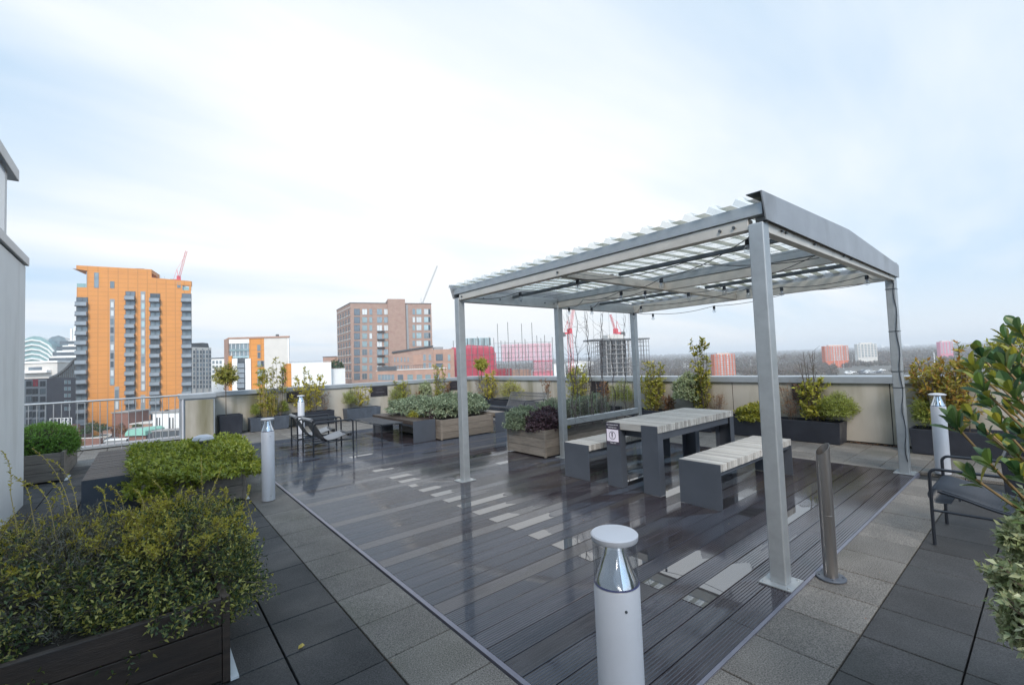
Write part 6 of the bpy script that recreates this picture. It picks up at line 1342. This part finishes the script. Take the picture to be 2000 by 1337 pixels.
for i, (px, py) in enumerate(van):
    p = G(px, py, GZ); c2 = copy_tree(car, (p.x, p.y, GZ+.03), R(148), label=['white car behind the railing, nearest to the round bush', 'pale car parked on the street below the orange tower', 'grey car behind the railing bars', 'dark car parked by the brick kiosk'][i]); c2['group'] = 'cars on the street below the orange tower'
    for ch in c2.children:
        if ch.name.startswith('body'): ch.data = bodies[(0, 3, 1, 2)[i]]

# ---- wooded land rising to the horizon
M['wood'] = mat('bare winter wood', (.105, .085, .078), .95, 0, .35, .03, col2=(.15, .135, .105), bump=.0)
def woods():
    """each tree a brush of small twiggy faces"""
    K = 44; n = 8200; V = []
    t = rng.random(n); D = 270*(12.5)**(t**.85); px = np.where(D > 700, rng.uniform(860, 2350, n), rng.uniform(1090, 2350, n))
    keep = ~((px > 900) & (px < 1110) & (D < 420)) & ~((D < 400) & (px > 1630) & (px < 1745)) & ~((D < 345) & (px > 1380) & (px < 1452))
    D, px = D[keep], px[keep]; n = len(D)
    f_, r_, u_ = (np.array(q) for q in (_f, _r, _u)); d = f_+np.outer((px-1000)/F, r_)+u_*((668.5-700)/F); P = d*D[:, None]
    hill = np.maximum(0, (D-900)/2600)**1.3*(20+6*np.sin(px*.006+1)+7*np.clip((px-1200)/600, 0, 1)); near_ = D < 540
    h = np.where(near_, rng.uniform(4.0, 6.8, n), rng.uniform(9, 15, n)); rx = np.where(near_, 2.6, 4.0+D/900)*rng.uniform(.7, 1.4, n); sz = .5+D/900
    q = unit(rng.normal(size=(n, K, 3))); q[..., 2] = np.abs(q[..., 2]); rr = rng.uniform(.5, 1, (n, K, 1))
    c = np.stack([P[:, 0], P[:, 1], GZ+hill+h*.25], 1)[:, None]+q*rr*np.stack([rx, rx, h*.75], 1)[:, None]
    a = unit(rng.normal(size=(n, K, 3))+np.array([0, 0, .6]))*(sz[:, None]*rng.uniform(.7, 1.5, (n, K)))[..., None]; bb = unit(np.cross(a, rng.normal(size=(n, K, 3))))*(sz[:, None]*rng.uniform(.3, .7, (n, K)))[..., None]
    v = np.stack([c-a, c-bb, c+a, c+bb], 2).reshape(-1, 3); tr = rng.random(n)
    return np_mesh('woodland', v, 4, np.clip(np.repeat(tr, K)*.8+rng.random(n*K)*.3, 0, 1))
m = mat('bare winter wood', (.150, .118, .102), .95, 0, .3, .02, col2=(.19, .165, .13), attr=.22); M['wood'] = m
m = leafmat('bare winter wood twigs', [(.13, .095, .085), (.17, .13, .11), (.15, .125, .10), (.20, .165, .135), (.12, .11, .075)], .9, .5); t_ = link('woodland', woods(), m); tag(t_, 'hazy brown winter woodland stretching to the horizon', 'woodland', kind='stuff')
# hills below and behind the woods
b = MB(); n_ = 60
vs = []; rings = (500, 1000, 1500, 2200, 3000, 3600, 4300)
for D in rings:
    for k in range(n_+1):
        px = -700+3900*k/n_; p = PD(px, 700, D); hill = max(0, (D-900)/2600)**1.3*(20+6*math.sin(px*.006+1)+7*max(0, min(1, (px-1200)/600))) if D <= 3600 else 20+18*max(0, min(1, (px-1200)/600))+4*math.sin(px*.013)
        vs.append((p.x, p.y, GZ+.1+hill*(1 if px > 500 else .55) if D > 500 else GZ-.5))
fs = [(i*(n_+1)+k, i*(n_+1)+k+1, (i+1)*(n_+1)+k+1, (i+1)*(n_+1)+k) for i in range(len(rings)-1) for k in range(n_)]
b._add(vs, fs); tag(b.build('hills', M['wood']), kind='structure')

# ---- the air
m = bpy.data.materials.new('haze'); m.use_nodes = True; t = m.node_tree; t.nodes.clear(); o_ = t.nodes.new('ShaderNodeOutputMaterial'); pv = t.nodes.new('ShaderNodeVolumePrincipled')
pv.inputs['Color'].default_value = (.94, .96, .99, 1); pv.inputs['Density'].default_value = HAZE = .00045; pv.inputs['Anisotropy'].default_value = 0.0; t.links.new(pv.outputs[0], o_.inputs['Volume'])
b = MB(); c = PD(1100, 700, 2300); b.box(-3200, 5600, -1800, 5600, GZ-3, 75); hz_ = b.build('haze', m); tag(hz_, kind='stuff'); hz_.display_type = 'WIRE'
